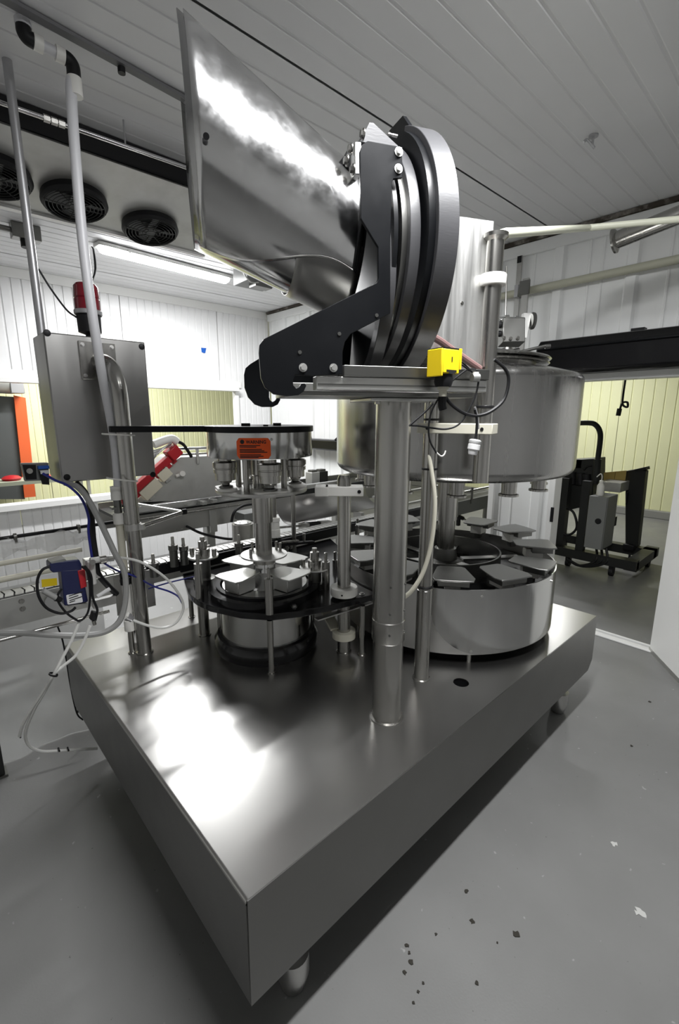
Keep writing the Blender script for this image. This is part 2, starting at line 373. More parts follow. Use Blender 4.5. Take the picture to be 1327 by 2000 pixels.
part('side_panel', MB().prism([(BX0+.004, BY1-.004, ZB+c), (BX1-.004, BY1-.004, ZB+c), (BX1-.004, BY1-.004, ZT-.012), (BX0+.004, BY1-.004, ZT-.012)], (0, .004, 0)), steel_dark, base)
part('underside_frame', MB().box((BX0+.01, BY0+.01, ZB+.06), (BX1-.01, BY1-.01, ZB+.07)), dark_steel, base)
for fx, fy in ((BX0+.20, BY0+.10), (BX1-.17, BY0+.10), (BX0+.2, BY1-.12), (BX1-.17, BY1-.12)):
    part('foot', MB().lathe((fx, fy, 0), (0,0,1), [(.02, 0), (.036, .006), (.05, .06), (.05, .13), (.03, .135), (.03, .33)], 24), steel_x, base)

# ------------------------------------------------------------------ support columns
MC = Pz(755, 1398, ZT); mx, my = MC.x, MC.y
t = thing('support_column', 'thick stainless column standing on the base under the black cap sorter frame', 'column', (mx, my, ZT))
part('lower_tube', MB().lathe((mx, my, ZT), (0,0,1), [(.064, 0), (.064, .004), (.055, .006), (.055, .33)], 40), steel, t)
part('sleeve', MB().lathe((mx, my, .985), (0,0,1), [(.0585, 0), (.0585, .76)], 40), steel, t)
part('collar', MB().lathe((mx, my, .90), (0,0,1), [(.0585, 0), (.060, .003), (.060, .08), (.0575, .083), (.0575, .09)], 40), steel, t)
for zz in (.94, 1.02, 1.12):
    for a in (-2.36, -1.2):
        d = V((math.cos(a), math.sin(a), 0)); part('set_screw', MB().cyl(V((mx, my, zz))+d*.057, V((mx, my, zz))+d*.062, .004, n=8), dark_steel, t)
P2 = Pz(823, 1324, ZT)
t = thing('side_pole', 'slim stainless pole on the base with a white clamp bar, beside the thick column', 'pole', (P2.x, P2.y, ZT))
part('pole', MB().lathe((P2.x, P2.y, ZT), (0,0,1), [(.038, 0), (.038, .004), (.032, .006), (.032, .41), (.030, .412), (.030, 1.28), (.02, 1.285)], 32), steel, t)
part('cable_tie', MB().lathe((P2.x, P2.y, 1.0), (0,0,1), [(.0325, 0), (.0345, .002), (.0345, .007), (.0325, .009)], 24, False), black, t)
for zz in (1.49, 1.68): part('cable_tie', MB().lathe((P2.x, P2.y, zz), (0,0,1), [(.0305, 0), (.032, .002), (.032, .006), (.0305, .008)], 24, False), black, t)
# inlet pipe held beside the tank by the clamp bar
PI_ = Pd(941, 900, 1.70); px_, py_ = PI_.x, PI_.y
ZPB, ZPT = zat(PI_, 942), zat(PI_, 458)
t = thing('product_pipe', 'upright stainless product pipe with a flanged top, in front of the tank', 'pipe', (px_, py_, ZPB))
part('pipe', MB().lathe((px_, py_, ZPB), (0,0,1), [(.026, 0), (.0295, 0), (.0295, ZPT-ZPB-.004)], 32), steel, t)
part('flange', MB().lathe((px_, py_, ZPT-.022), (0,0,1), [(.0295, 0), (.041, .010), (.042, .022), (.026, .022)], 32), steel, t)
zc = zat(PI_, 548); part('white_collar', MB().lathe((px_, py_, zc-.017), (0,0,1), [(.03, 0), (.042, 0), (.044, .003), (.044, .032), (.042, .035), (.03, .035)], 32), white_pl, t)
zc = zat(PI_, 798); part('cable_tie', MB().lathe((px_, py_, zc), (0,0,1), [(.030, 0), (.033, .002), (.033, .009), (.030, .011)], 24, False), black, t)
p0 = V((P2.x, P2.y, zat(P2, 836))); p1 = V((px_, py_, zat(PI_, 832))); d = (p1-p0).normalized(); d.z = 0; s = d.cross(V((0,0,1)))
t = thing('clamp_bar', 'long white plastic clamp bar between the slim pole and the product pipe', 'clamp', p0)
p1.z = p0.z
part('bar', MB().obox((p0+p1)/2+s*.002, d, s, (0,0,1), (p1-p0).length/2+.042, .042, .019), white_dirty, t, bevel=.003)
for q in (p0-d*.0, p1+d*.005): part('clamp_screw', MB().cyl(q+s*.044, q+s*.047, .006, n=12), black, t)

# ------------------------------------------------------------------ filler carousel
KX, KY, KR = 2.132, 1.417, .57
K = V((KX, KY, 0)); azc = math.atan2(-KY, -KX)            # direction from the axis to the camera side
car = thing('filler_carousel', 'round polished filler carousel with a ring of flat lift plates under the tank', 'carousel', (KX, KY, ZT))
def pol(a, r, z): return V((KX+r*math.cos(a), KY+r*math.sin(a), z))
Z0, Z1 = .625, .94
part('guard', MB().lathe((KX, KY, 0), (0,0,1), [(KR, Z0), (KR, Z1), (KR-.003, Z1), (KR-.003, Z0), (KR, Z0)], 96, False), steel_x, car)
# second sheet lapped over the first, with a big rounded lower corner
mb = MB(); vs = []; fs = []; A0 = azc-.10; A1 = azc+1.9; n = 60; rc = .24
for i in range(n+1):
    a = A0+(A1-A0)*i/n; s_ = (a-A0)*KR; low = Z0+.004
    if s_ < rc: low = Z0+.004+rc-math.sqrt(max(0, rc*rc-(rc-s_)**2))
    vs += [pol(a, KR+.004, low), pol(a, KR+.004, Z1+.001), pol(a, KR+.001, Z1+.001), pol(a, KR+.001, low)]
for i in range(n):
    for k in range(4): fs.append((i*4+k, i*4+(k+1) % 4, i*4+4+(k+1) % 4, i*4+4+k))
fs += [(0, 1, 2, 3), (n*4, n*4+1, n*4+2, n*4+3)]
part('guard_lap', mb.add(vs, fs), drum_m, car)
for a, z in ((azc+.30, Z1-.03), (azc+.24, Z0+.02), (azc+1.1, Z1-.03)):
    d = V((math.cos(a), math.sin(a), 0)); part('guard_screw', MB().bolt(pol(a, KR+.004, z), d, .005), steel_x, car)
for a in (azc+.24, azc-.9, azc+1.3, azc+2.6, azc-2.0): part('guard_leg', MB().cyl(pol(a, KR-.02, ZT), pol(a, KR-.02, Z0+.02), .011, n=16), steel, car)
part('turntable', MB().lathe((KX, KY, 0), (0,0,1), [(.05, .86), (KR-.02, .86), (KR-.02, .80), (.05, .80)], 64), black_gloss, car)
part('inner_ring', MB().lathe((KX, KY, 0), (0,0,1), [(.30, .85), (.30, .965), (.292, .965), (.292, .85), (.30, .85)], 64, False), dark_steel, car)
part('hub', MB().lathe((KX, KY, 0), (0,0,1), [(.13, .86), (.10, .90), (.07, .91), (.06, .97)], 40), dark_steel, car)
part('shaft', MB().lathe((KX, KY, 0), (0,0,1), [(.048, .95), (.048, 1.13), (.056, 1.132), (.056, 1.40), (.045, 1.402), (.045, 1.43)], 36), steel, car)
part('drive_skirt', MB().lathe((KX, KY, 0), (0,0,1), [(.46, ZT), (.46, .62), (.40, .64), (.40, .79)], 48, False), black, car)
# lift plates: 12 stations, cam-driven heights
pl = MB(); out = []
for x, y in ((-.10, .050), (-.085, .066), (.06, .096), (.095, .086)): out.append((x, y))
for i in range(7): tt = .15-.30*i/6; out.append(((.50+.075)*math.cos(tt)-.47, (.50+.075)*math.sin(tt)))
for x, y in ((.095, -.086), (.06, -.096), (-.085, -.066), (-.10, -.050)): out.append((x, y))
pl.prism([(x, y, 0) for x, y in out], (0, 0, .008))
p_src = None; blk_src = None; arm_src = None
ph0 = math.atan2(Pz(992, 1119, .985).y-KY, Pz(992, 1119, .985).x-KX)
for i in range(12):
    a = ph0+i*PI/6; h = .975
    rel = (a-azc+PI) % (2*PI)-PI                       # 0 faces the camera side
    if abs(rel) > 1.35: h = .975+.055*min(1, (abs(rel)-1.35)/.5)
    m4 = Matrix.Translation(V((KX, KY, h))+V((math.cos(a), math.sin(a), 0))*.47 - wloc(car)) @ Matrix.Rotation(a, 4, 'Z')
    if p_src is None:
        p_src = mesh_obj('lift_plate', pl, dark_plate, bevel=.002); p_src.parent = car; p_src.matrix_local = m4
        blk_src = mesh_obj('guide_block', MB().box((-.045, -.035, -.065), (.045, .035, -.018)), white_pl, bevel=.002); blk_src.parent = car; blk_src.matrix_local = m4
        arm_src = mesh_obj('lift_post', MB().box((-.02, -.018, -.10), (.02, .018, 0)).box((-.02, -.07, -.03), (.085, .07, 0)), dark_steel, bevel=.002); arm_src.parent = car; arm_src.matrix_local = m4
    else:
        place(p_src, car, m4); place(arm_src, car, m4); place(blk_src, car, m4)
for i in range(6):
    a = ph0+PI/12+i*PI/3
    part('spoke', MB().bar(pol(a, .10, .90), pol(a, .44, .90), .05, .012), steel_x, car)

# ------------------------------------------------------------------ filler tank
TR, TB, TS = .612, 1.418, 1.855
tank = thing('filler_tank', 'large brushed stainless filling tank with a domed top and round lid', 'tank', (KX, KY, TB))
prof = [(0.02, TB-.004), (TR-.06, TB-.002)]
for i in range(9): t_ = PI/2*i/8; prof.append((TR-.045+.045*math.sin(t_), TB+.045-.045*math.cos(t_)))
prof += [(TR, TS)]
for i in range(1, 7): t_ = PI/2*i/6*.8; prof.append((TR-.035+.035*math.cos(t_), TS+.035*math.sin(t_)))
prof += [(.50, 1.912), (.395, 1.928), (.39, 1.955)]
part('shell', MB().lathe((KX, KY, 0), (0,0,1), prof, 96, True), tank_m, tank)
lid = part('lid', MB().lathe((KX, KY, 0), (0,0,1), [(.39, 1.958), (.455, 1.960), (.462, 1.966), (.455, 1.973), (.40, 1.984), (.10, 2.04), (.06, 2.045)], 80), tank_m, tank)
part('lid_rim', MB().lathe((KX, KY, 0), (0,0,1), [(.39, 1.938), (.452, 1.942), (.456, 1.946), (.452, 1.950), (.39, 1.953)], 80, False), steel, tank)
for i in range(12):
    a = ph0+i*PI/6; q = pol(a, .47, TB+.004)
    if i == 0:
        nz0 = MB().lathe((0,0,0), (0,0,-1), [(.048, -.008), (.042, .002), (.034, .012), (.033, .068), (.044, .071), (.044, .080), (.03, .081)], 24)
        n_src = mesh_obj('nozzle', nz0, steel); n_src.parent = tank; n_src.location = q-wloc(tank)
    else: place(n_src, tank, Matrix.Translation(q-wloc(tank)))
# valve block on the lid
vc = V((KX+.02, KY-.10, 2.03))
vd = RT
valve = thing('tank_valve', 'stainless valve block with a handwheel on the tank lid', 'valve', vc)
def VQ(u, v, dd=2.32): return Pd(u, v, dd)
part('stem_flange', MB().cyl(VQ(990, 700), VQ(990, 690), .05, n=28).cyl(VQ(990, 690), VQ(990, 682), .03, n=20), steel, valve)
part('body_block', MB().obox(VQ(999, 650), RT, FW, UP, .055, .04, .06), dark_steel, valve, bevel=.003)
part('side_plate', MB().prism([VQ(1024, 611), VQ(1039, 611), VQ(1030, 660), VQ(1016, 660)], F0*.03), alu, valve, bevel=.001)
part('crossbar', MB().cyl(VQ(974, 625), VQ(1024, 626), .016, n=18).cyl(VQ(985, 625), VQ(993, 625), .024, n=18).cyl(VQ(1006, 626), VQ(1012, 626), .022, n=18), mirror, valve)
part('handwheel', MB().lathe(VQ(1037, 627), RT, [(.035, 0), (.042, .006), (.04, .016), (.01, .02)], 28), dark_steel, valve)
part('knob', MB().cyl(VQ(968, 634), VQ(978, 634), .018, n=16).cyl(VQ(970, 652), VQ(980, 652), .015, n=16), black, valve)
part('side_fitting', MB().cyl(VQ(1004, 690), VQ(1014, 688), .022, n=18).cyl(VQ(1014, 688), VQ(1065, 676), .008, n=12).cyl(VQ(1065, 677), VQ(1075, 676), .011, n=12), dark_steel, valve)
part('sight_rod', MB().cyl(VQ(988, 620), VQ(990, 520), .004, n=10), steel, valve)
part('block_screws', MB().bolt(VQ(985, 660, 2.275), -F0, .006).bolt(VQ(998, 661, 2.275), -F0, .006).bolt(VQ(1012, 660, 2.275), -F0, .006), steel, valve)

# ------------------------------------------------------------------ capping turret
QX, QY = 1.187, 1.817; qaz = math.atan2(QY, QX)
er = V((math.sin(qaz), -math.cos(qaz), 0)); eb = V((math.cos(qaz), math.sin(qaz), 0))
def qp(phi, r, z): return V((QX, QY, z))+er*(r*math.cos(phi))+eb*(r*math.sin(phi))
DK0, DK1 = .832, .862
tur = thing('capping_turret', 'capping turret with four chuck heads under a polished round housing with a warning sticker', 'capping machine', (QX, QY, ZT))
part('floor_ring', MB().lathe((QX, QY, 0), (0,0,1), [(.25, ZT), (.255, .60), (.255, .63), (.24, .655), (.21, .66), (.21, ZT)], 64, False), black_gloss, tur)
part('lower_drum', MB().lathe((QX, QY, 0), (0,0,1), [(.222, .645), (.222, .83)], 72), drum_m, tur)
part('guide_ring', MB().lathe((QX, QY, 0), (0,0,1), [(.272, DK1), (.272, .895), (.235, .897), (.235, .905), (.215, .905), (.215, DK1)], 72, False), black_gloss, tur)
part('turntable', MB().lathe((QX, QY, 0), (0,0,1), [(.02, .90), (.205, .90), (.205, .87)], 64), steel_x, tur)
part('cone', MB().lathe((QX, QY, 0), (0,0,1), [(.13, .90), (.09, .925), (.055, .96), (.05, 1.0)], 40), mirror, tur)
part('shaft', MB().lathe((QX, QY, 0), (0,0,1), [(.034, .96), (.034, 1.0), (.056, 1.0), (.056, 1.03), (.040, 1.032), (.040, 1.20), (.048, 1.202), (.048, 1.34), (.042, 1.342), (.042, 1.425), (.046, 1.43), (.046, 1.53)], 36), steel, tur)
part('star_disc', MB().lathe((QX, QY, 0), (0,0,1), [(.04, 1.035), (.112, 1.035), (.112, 1.042), (.04, 1.042)], 48), alu, tur)
for phi in (3.9, .35, .75, 2.3): part('disc_pin', MB().cyl(qp(phi, .085, 1.042), qp(phi, .085, 1.085), .007, n=12), steel, tur)
part('upper_disc', MB().lathe((QX, QY, 0), (0,0,1), [(.046, 1.352), (.212, 1.352), (.214, 1.36), (.212, 1.368), (.046, 1.368)], 64), steel_x, tur)
hs = None
hp = [math.radians(a) for a in (13, 103, 193, 283)]
for phi in hp:
    c0 = qp(phi, .165, 0)
    m4 = Matrix.Translation(c0-wloc(tur)) @ Matrix.Rotation(math.atan2((c0-V((QX,QY,0))).y, (c0-V((QX,QY,0))).x), 4, 'Z')
    if hs is None:
        hs = mesh_obj('chuck_head', MB().lathe((0,0,0), (0,0,1), [(.025, 1.40), (.03, 1.41), (.046, 1.412), (.046, 1.444), (.052, 1.445), (.052, 1.462), (.050, 1.464), (.050, 1.468), (.054, 1.47), (.054, 1.492), (.048, 1.497), (.03, 1.50), (.03, 1.53)], 32), steel); hs.parent = tur; hs.matrix_local = m4
        hf = mesh_obj('head_foot', MB().lathe((0,0,0), (0,0,1), [(.014, 1.37), (.032, 1.372), (.032, 1.385), (.018, 1.39), (.018, 1.405)], 24), dark_steel); hf.parent = tur; hf.matrix_local = m4
        hw = mesh_obj('wear_pad', MB().prism([(x, y, 1.368) for x, y in rrect(.085, .155, .03)], (0, 0, .009)), white_pl); hw.parent = tur; hw.matrix_local = m4
    else: place(hs, tur, m4); place(hf, tur, m4); place(hw, tur, m4)
for phi in (math.radians(238), math.radians(325), math.radians(60), math.radians(150)):
    part('tie_rod', MB().cyl(qp(phi, .125, 1.368), qp(phi, .125, 1.53), .014, n=18), steel, tur)
HB, HT = 1.518, 1.628
hou = part('housing', MB().lathe((QX, QY, 0), (0,0,1), [(.03, HB), (.238, HB), (.240, HB+.003), (.240, HT), (.03, HT)], 96), drum_m, tur)
# lift plates of the turret
t_src = mesh_obj('lift_plate', pl, plate_m, bevel=.002); t_first = True
for phi in [math.radians(a) for a in (222, 312, 42, 132)]:
    c0 = qp(phi, .155, 0); a = math.atan2((c0-V((QX,QY,0))).y, (c0-V((QX,QY,0))).x); m4 = Matrix.Translation(V((c0.x, c0.y, .972))-wloc(tur)) @ Matrix.Rotation(a, 4, 'Z')
    m4 = m4 @ Matrix.Diagonal((.86, .86, 1, 1))
    if t_first: t_src.parent = tur; t_src.matrix_local = m4; t_first = False
    else: place(t_src, tur, m4)
    part('lift_block', MB().obox((c0.x, c0.y, .937), (math.cos(a), math.sin(a), 0), (-math.sin(a), math.cos(a), 0), (0,0,1), .05, .05, .034), alu, tur, bevel=.003)
# black lollipop arm on top, reaching to the bent pole
BP = Pz(283, 1274, ZT)
mb = MB(); pts = []; d = V((BP.x-QX, BP.y-QY, 0)); L_ = d.length; d.normalize(); s = V((-d.y, d.x, 0)); hw_ = .045
a1 = math.asin(hw_/.246); n = 48
ring_p = [V((QX, QY, HT))+(d*math.cos(a)+s*math.sin(a))*.246 for a in [a1+(2*PI-2*a1)*i/n for i in range(n+1)]]
tip = V((BP.x, BP.y, HT))
pts = ring_p+[tip+d*.0-s*hw_, tip+d*.045-s*hw_*.6, tip+d*.06, tip+d*.045+s*hw_*.6, tip+s*hw_]
arm = part('top_arm', MB().prism(pts, (0, 0, .026)), black_panel, tur, bevel=.002)
for ph_, rr_, hh_, r2_ in ((4.2, .12, .012, .022), (5.6, .10, .012, .02), (4.9, .14, .006, .012)): part('arm_bolt', MB().cyl(qp(ph_, rr_, HT+.026), qp(ph_, rr_, HT+.026+hh_), r2_, n=6), black, tur)
# warning sticker wrapped on the housing
def wrap(pts2, r, zc, a_c):       # pts2: (x right, y up) metres on the unrolled wall
    o = []
    for x, y in pts2:
        a = a_c+x/r; dd = -eb*math.cos(a)+er*math.sin(a); o.append(V((QX, QY, zc+y))+dd*r)
    return o
sa = -.115; sw, sh = .142, .085; szc = HB+.048
mb = MB(); R_ = .2412; nx, ny = 14, 6
P2d = rrect(sw, sh, .014, 4)
mb.add(wrap([(0, 0)]+P2d, R_, szc, sa), [(0, 1+i, 1+(i+1) % len(P2d)) for i in range(len(P2d))])
# refine: use strips so the sticker follows the curve
mb = MB(); vs = []; fs = []
for i in range(nx+1):
    x = -sw/2+sw*i/nx; e = max(0, abs(x)-(sw/2-.014)); hh = sh/2-.014+math.sqrt(max(0, .014**2-e*e)); vs += [(x, -hh), (x, hh)]
mb.add(wrap(vs, R_, szc, sa), [(2*i, 2*i+2, 2*i+3, 2*i+1) for i in range(nx)])
stk = part('warning_sticker', mb, orange, hou, 'orange warning sticker with black print', smooth=60)
def text_pts(s, size):
    cu = bpy.data.curves.new('txt', 'FONT'); cu.body = s; cu.size = size; cu.resolution_u = 2
    try: cu.offset = size*.03
    except Exception: pass
    o = bpy.data.objects.new('txt', cu); COL.objects.link(o); dg = bpy.context.evaluated_depsgraph_get(); me = o.evaluated_get(dg).to_mesh()
    vs = [(v.co.x, v.co.y) for v in me.vertices]; fs = [tuple(p.vertices) for p in me.polygons]
    bpy.data.objects.remove(o); bpy.data.curves.remove(cu); return vs, fs
tv, tf = text_pts('WARNING', .019); wx = max(x for x, y in tv)
mb = MB().add(wrap([(x*.082/wx-.030, y+.020) for x, y in tv], R_+.0006, szc, sa), tf)
mb.add(wrap([(-.046+.009*math.cos(2*PI*i/20), .027+.009*math.sin(2*PI*i/20)) for i in range(20)], R_+.0006, szc, sa), [tuple(range(20))])
for j, (yy, x1) in enumerate(((.010, .028), (.004, .012), (-.006, .034), (-.012, .044), (-.018, .056), (-.028, .030), (-.034, .04), (-.039, .02))):
    x0 = -.058; k = 8
    mb.add(wrap([(x0+(x1-x0)*i/k, yy+q) for i in range(k+1) for q in (0, .0036)], R_+.0006, szc, sa), [(2*i, 2*i+2, 2*i+3, 2*i+1) for i in range(k)])
part('sticker_print', mb, ink, tur, 'black warning lettering', smooth=0)
part('housing_screw', MB().bolt(wrap([(.075, .036)], .240, szc, sa)[0], -eb, .004), steel, tur)

# ------------------------------------------------------------------ transfer deck
deck = thing('transfer_deck', 'glossy black transfer deck plate around the capping turret on thin steel legs', 'deck plate', (1.3, 1.6, ZT))
fp = [Pz(u, v, DK1) for u, v in ((362, 1140), (368, 1158), (385, 1172), (410, 1183), (470, 1196), (530, 1200), (590, 1193), (650, 1181), (735, 1160))]
rg = [pol(a, KR+.012, DK1) for a in [math.atan2(fp[-1].y-KY+.02, fp[-1].x-KX)-.0-(i*.16) for i in range(8)]]
pts = fp+rg+[V((2.05, 2.30, DK1)), V((.98, 2.30, DK1))]
part('plate', MB().prism(pts, (0, 0, DK0-DK1)), black_gloss, deck, bevel=.003)
FR = Pz(531, 1314, ZT)
def leg(P, r=.013): part('leg', MB().lathe((P.x, P.y, ZT), (0,0,1), [(r*1.5, 0), (r*1.5, .004), (r, .006), (r, DK0-ZT)], 20), steel, deck)
for u, v in ((531, 1314), (707, 1279), (432, 1250), (375, 1205), (610, 1232)): leg(Pz(u, v, ZT))
T3 = Pz(400, 1240, ZT); part('leg', MB().lathe((T3.x, T3.y, ZT), (0,0,1), [(.034, 0), (.034, .004), (.027, .006), (.027, DK0-ZT)], 24), steel, deck)
def stud(P, h0=DK1, h=.16, r=.019, nm='guide_stud'):
    part(nm, MB().lathe((P.x, P.y, h0), (0,0,1), [(r, 0), (r, h), (.008, h), (.008, h+.045), (.005, h+.047)], 20), steel, deck)
stud(FR); stud(Pz(391, 1168, DK1), h=.17); stud(Pz(637, 1150, DK1), h=.14)
for u, v, h in ((680, 1095, .10), (655, 1110, .05), (698, 1060, .12)): stud(Pz(u, v, DK1), h=h, r=.015)
for u, v in ((707, 1161), (575, 1185)): part('deck_bolt', MB().bolt(Pz(u, v, DK1), (0,0,1), .009), steel_x, deck)
# infeed and outfeed star hubs
def star_hub(x, y, z, label):
    t = thing('star_hub', label, 'star hub', (x, y, DK1))
    part('post', MB().lathe((x, y, DK1), (0,0,1), [(.055, 0), (.055, .03), (.033, .034), (.033, z-DK1)], 28), dark_steel, t)
    part('flange', MB().lathe((x, y, z), (0,0,1), [(.03, 0), (.074, 0), (.076, .005), (.074, .010), (.03, .010)], 40), alu, t)
    part('boss', MB().lathe((x, y, z+.010), (0,0,1), [(.034, 0), (.034, .035), (.022, .037), (.022, .075), (.012, .078), (.012, .095)], 28), steel, t)
    for i in range(4):
        a = .7+i*PI/2; part('pin', MB().cyl((x+.058*math.cos(a), y+.058*math.sin(a), z+.010), (x+.058*math.cos(a), y+.058*math.sin(a), z+.045), .012, n=16), steel, t)
star_hub(T3.x+.02, T3.y, 1.0, 'steel star hub with four pins on the deck beside the chain conveyor end')
h2 = Pz(615, 1112, .955); star_hub(h2.x, h2.y, .96, 'steel star hub with four pins between the turret and the clamp pole')
# clamp pole with white plastic collars
CP = Pz(672, 1272, ZT); cx_, cy_ = CP.x, CP.y
t = thing('clamp_pole', 'stainless pole with white plastic clamp and collars rising through the black deck', 'pole', (cx_, cy_, ZT))
part('pole', MB().lathe((cx_, cy_, ZT), (0,0,1), [(.036, 0), (.036, .004), (.031, .006), (.031, .84), (.024, .86)], 32), steel, t)
part('collar', MB().lathe((cx_, cy_, .875), (0,0,1), [(.032, 0), (.062, 0), (.064, .004), (.064, .034), (.062, .038), (.032, .038)], 36), white_pl, t)
zc = 1.37; part('clamp', MB().obox((cx_, cy_, zc), RT, F0, (0,0,1), .085, .04, .021).obox(V((cx_, cy_, zc))-RT*.10+F0*.0, RT, F0, (0,0,1), .03, .045, .021), white_pl, t, bevel=.003)
part('clamp_screw', MB().cyl(V((cx_, cy_, zc))+RT*.066-F0*.04, V((cx_, cy_, zc))+RT*.066-F0*.043, .008, n=14), black, t)
zl = .675
part('lower_collar', MB().lathe((cx_, cy_, zl-.018), (0,0,1), [(.032, 0), (.056, 0), (.056, .034), (.032, .034)], 32), white_dirty, t)
q = V((cx_, cy_, zl+.02)); e = q-RT*.17+F0*.30; e.z = .80
part('lower_arm', MB().bar(q-RT*.04, e, .05, .014), white_dirty, t)
part('collar_screw', MB().cyl(V((cx_, cy_, .893))-F0*.063-RT*.01, V((cx_, cy_, .893))-F0*.066-RT*.01, .004, n=10), black, t)
# flat flight bar under the deck front
f0, f1 = Pz(618, 1210, .80), Pz(726, 1176, .80)
solo('deck_strip', MB().bar(f0, f1, .03, .006), alu, 'thin aluminium strip under the front edge of the black deck', 'strip')
# ------------------------------------------------------------------ cap sorter on the thick column (its own local axes: sa_ across, sb_ away, z up)
saz = YAW-math.radians(73); sa_ = V((math.cos(saz), math.sin(saz), 0)); sb_ = V((-math.sin(saz), math.cos(saz), 0)); S0 = V((mx, my, 0))
def LP(x, y, z): return S0+sa_*x+sb_*y+V((0, 0, z))
def Sy(u, v, y): return hit(u, v, sb_, S0+sb_*y)
def Sx(u, v, x): return hit(u, v, sa_, S0+sa_*x)
def loc(P): q = P-S0; return q.dot(sa_), q.dot(sb_), q.z
sor = thing('cap_sorter', 'black cap sorter frame with curved disc rails on an aluminium rail bed', 'cap sorter', (mx, my, 1.745))
PY = -.20
outl = [(703.6, 295), (709, 281), (719, 275), (786.5, 287), (786.5, 347), (769, 349), (766, 357), (763, 469), (763, 612), (686, 652), (674, 668), (669.6, 688), (669.6, 731),
        (612, 734), (577, 732), (573, 742), (573, 752), (579, 758), (585, 756), (589, 749), (595, 748), (599, 753), (594, 764), (583, 772), (560, 774), (535, 770), (518, 757), (510, 738), (506, 690), (507, 674), (516, 662), (736, 552), (740, 544), (739, 482), (705, 426)]
pts = [Sy(u, v, PY) for u, v in outl]
spn = part('side_panel', MB().prism(pts, sb_*.010), black_panel, sor, bevel=.0012)
# the far side panel: a second hooked plate set further back
FY = .13
fo_ = [(640, 640), (507, 700), (489, 711), (480, 719), (477, 732), (478, 757), (485, 776), (498, 790), (512, 795), (533, 795), (543, 790), (548, 781), (547, 777), (542, 776), (538, 782), (533, 785), (528, 782), (526, 776), (526, 764), (575, 758), (680, 758), (690, 640)]
part('side_panel', MB().prism([Sy(u, v, FY) for u, v in fo_], sb_*.010), black_panel, sor, bevel=.0012)
for u, v in ((592, 718), (651.5, 718.5), (779, 297), (778.5, 330)):
    part('panel_bolt', MB().bolt(Sy(u, v, PY), -sb_, .0075), alu, spn, 'bright bolt on the black panel')
for u, v in ((586, 688), (663, 652), (736, 616)):
    part('panel_screw', MB().cyl(Sy(u, v, PY), Sy(u, v, PY)-sb_*.002, .005, n=12), dark_steel, spn)
# rails and plates under the frame
rz0, rz1 = 1.768, 1.803
xr0, xr1 = loc(Sy(613, 745, -.16))[0], loc(Sy(940, 757, -.16))[0]
def srail(name, x0, x1, y0, y1, z0, z1, m, bev=.002): part(name, MB().obox(LP((x0+x1)/2, (y0+y1)/2, (z0+z1)/2), sa_, sb_, (0,0,1), (x1-x0)/2, (y1-y0)/2, (z1-z0)/2), m, sor, bevel=bev)
srail('bed_rail', xr0, xr1, -.19, -.15, rz0, rz1, alu); srail('bed_rail', xr0-.03, xr1, .07, .11, rz0, rz1, alu)
srail('rail_slot', xr0+.004, xr1-.004, -.192, -.189, rz0+.012, rz0+.016, dark_steel, 0)
srail('deck_bar', -.235, xr1, -.2, -.14, rz1, rz1+.030, dark_steel); srail('deck_bar', -.235, xr1, .06, .12, rz1, rz1+.030, dark_steel)
srail('under_plate', xr0-.06, xr1-.02, -.15, .12, 1.753, 1.766, dark_steel)
srail('column_plate', -.12, .13, -.105, .10, 1.742, 1.752, alu)
for xx, yy in ((-.09, -.08), (.10, -.08)): part('plate_bolt', MB().bolt(LP(xx, yy, 1.742), (0,0,-1), .008), steel, sor)
# curved disc rails: open C bands round the disc, bulging to the camera side
def crail(x, wd, yc, zc, r, th, t0, t1, name='disc_rail'):
    part(name, MB().arcband(LP(x, yc, zc), -sb_, V((0,0,1)), sa_, r-th, r, wd, math.radians(t0), math.radians(t1), 40), black_edge, sor, bevel=.0015)
crail(.000, .060, .105, 2.175, .365, .034, -73, 68)
crail(-.060, .030, .11, 2.16, .330, .02, -75, 84)
crail(-.122, .036, .12, 2.08, .315, .034, -62, 50)
def disc(x, wd, yc, zc, r, name): part(name, MB().lathe(LP(x, yc, zc), sa_, [(.02, 0), (r, 0), (r, wd), (.02, wd)], 72), black_panel, sor)
disc(-.10, .012, .11, 2.165, .315, 'disc_plate'); disc(-.02, .03, .105, 2.175, .350, 'disc_plate'); 
part('disc_rim', MB().lathe(LP(-.075, .11, 2.165), sa_, [(.29, 0), (.31, 0), (.31, .03), (.29, .03)], 72, False), dark_steel, sor)
# top brackets
tb = [Sx(u, v, .012) for u, v in ((787, 226), (830, 290), (812, 300), (760, 256))]
part('top_bracket', MB().prism(tb, sa_*.012), black_panel, sor)
kb = [Sy(u, v, -.13) for u, v in ((704, 276), (722, 239), (730, 240), (778, 285), (770, 290))]
part('top_bracket', MB().prism(kb, sb_*.10), black_edge, sor)
part('stop_pin', MB().cyl(Sy(758, 262, -.1), Sy(776, 266, -.1), .004, n=10), steel, sor)
hb = [Sy(u, v, -.14) for u, v in ((694, 276), (706, 277), (706, 340), (694, 340))]
part('hinge_bracket', MB().prism(hb, sb_*.07), alu, sor, bevel=.002)
for u, v in ((711, 262), (687, 291), (679, 314), (691, 331)): part('hinge_bolt', MB().bolt(Sy(u, v, -.13), -sa_, .009), steel, sor)
part('hinge_link', MB().prism([Sy(u, v, -.10) for u, v in ((683, 285), (694, 283), (694, 335), (690, 337), (672, 318))], sb_*.05), black_panel, sor)

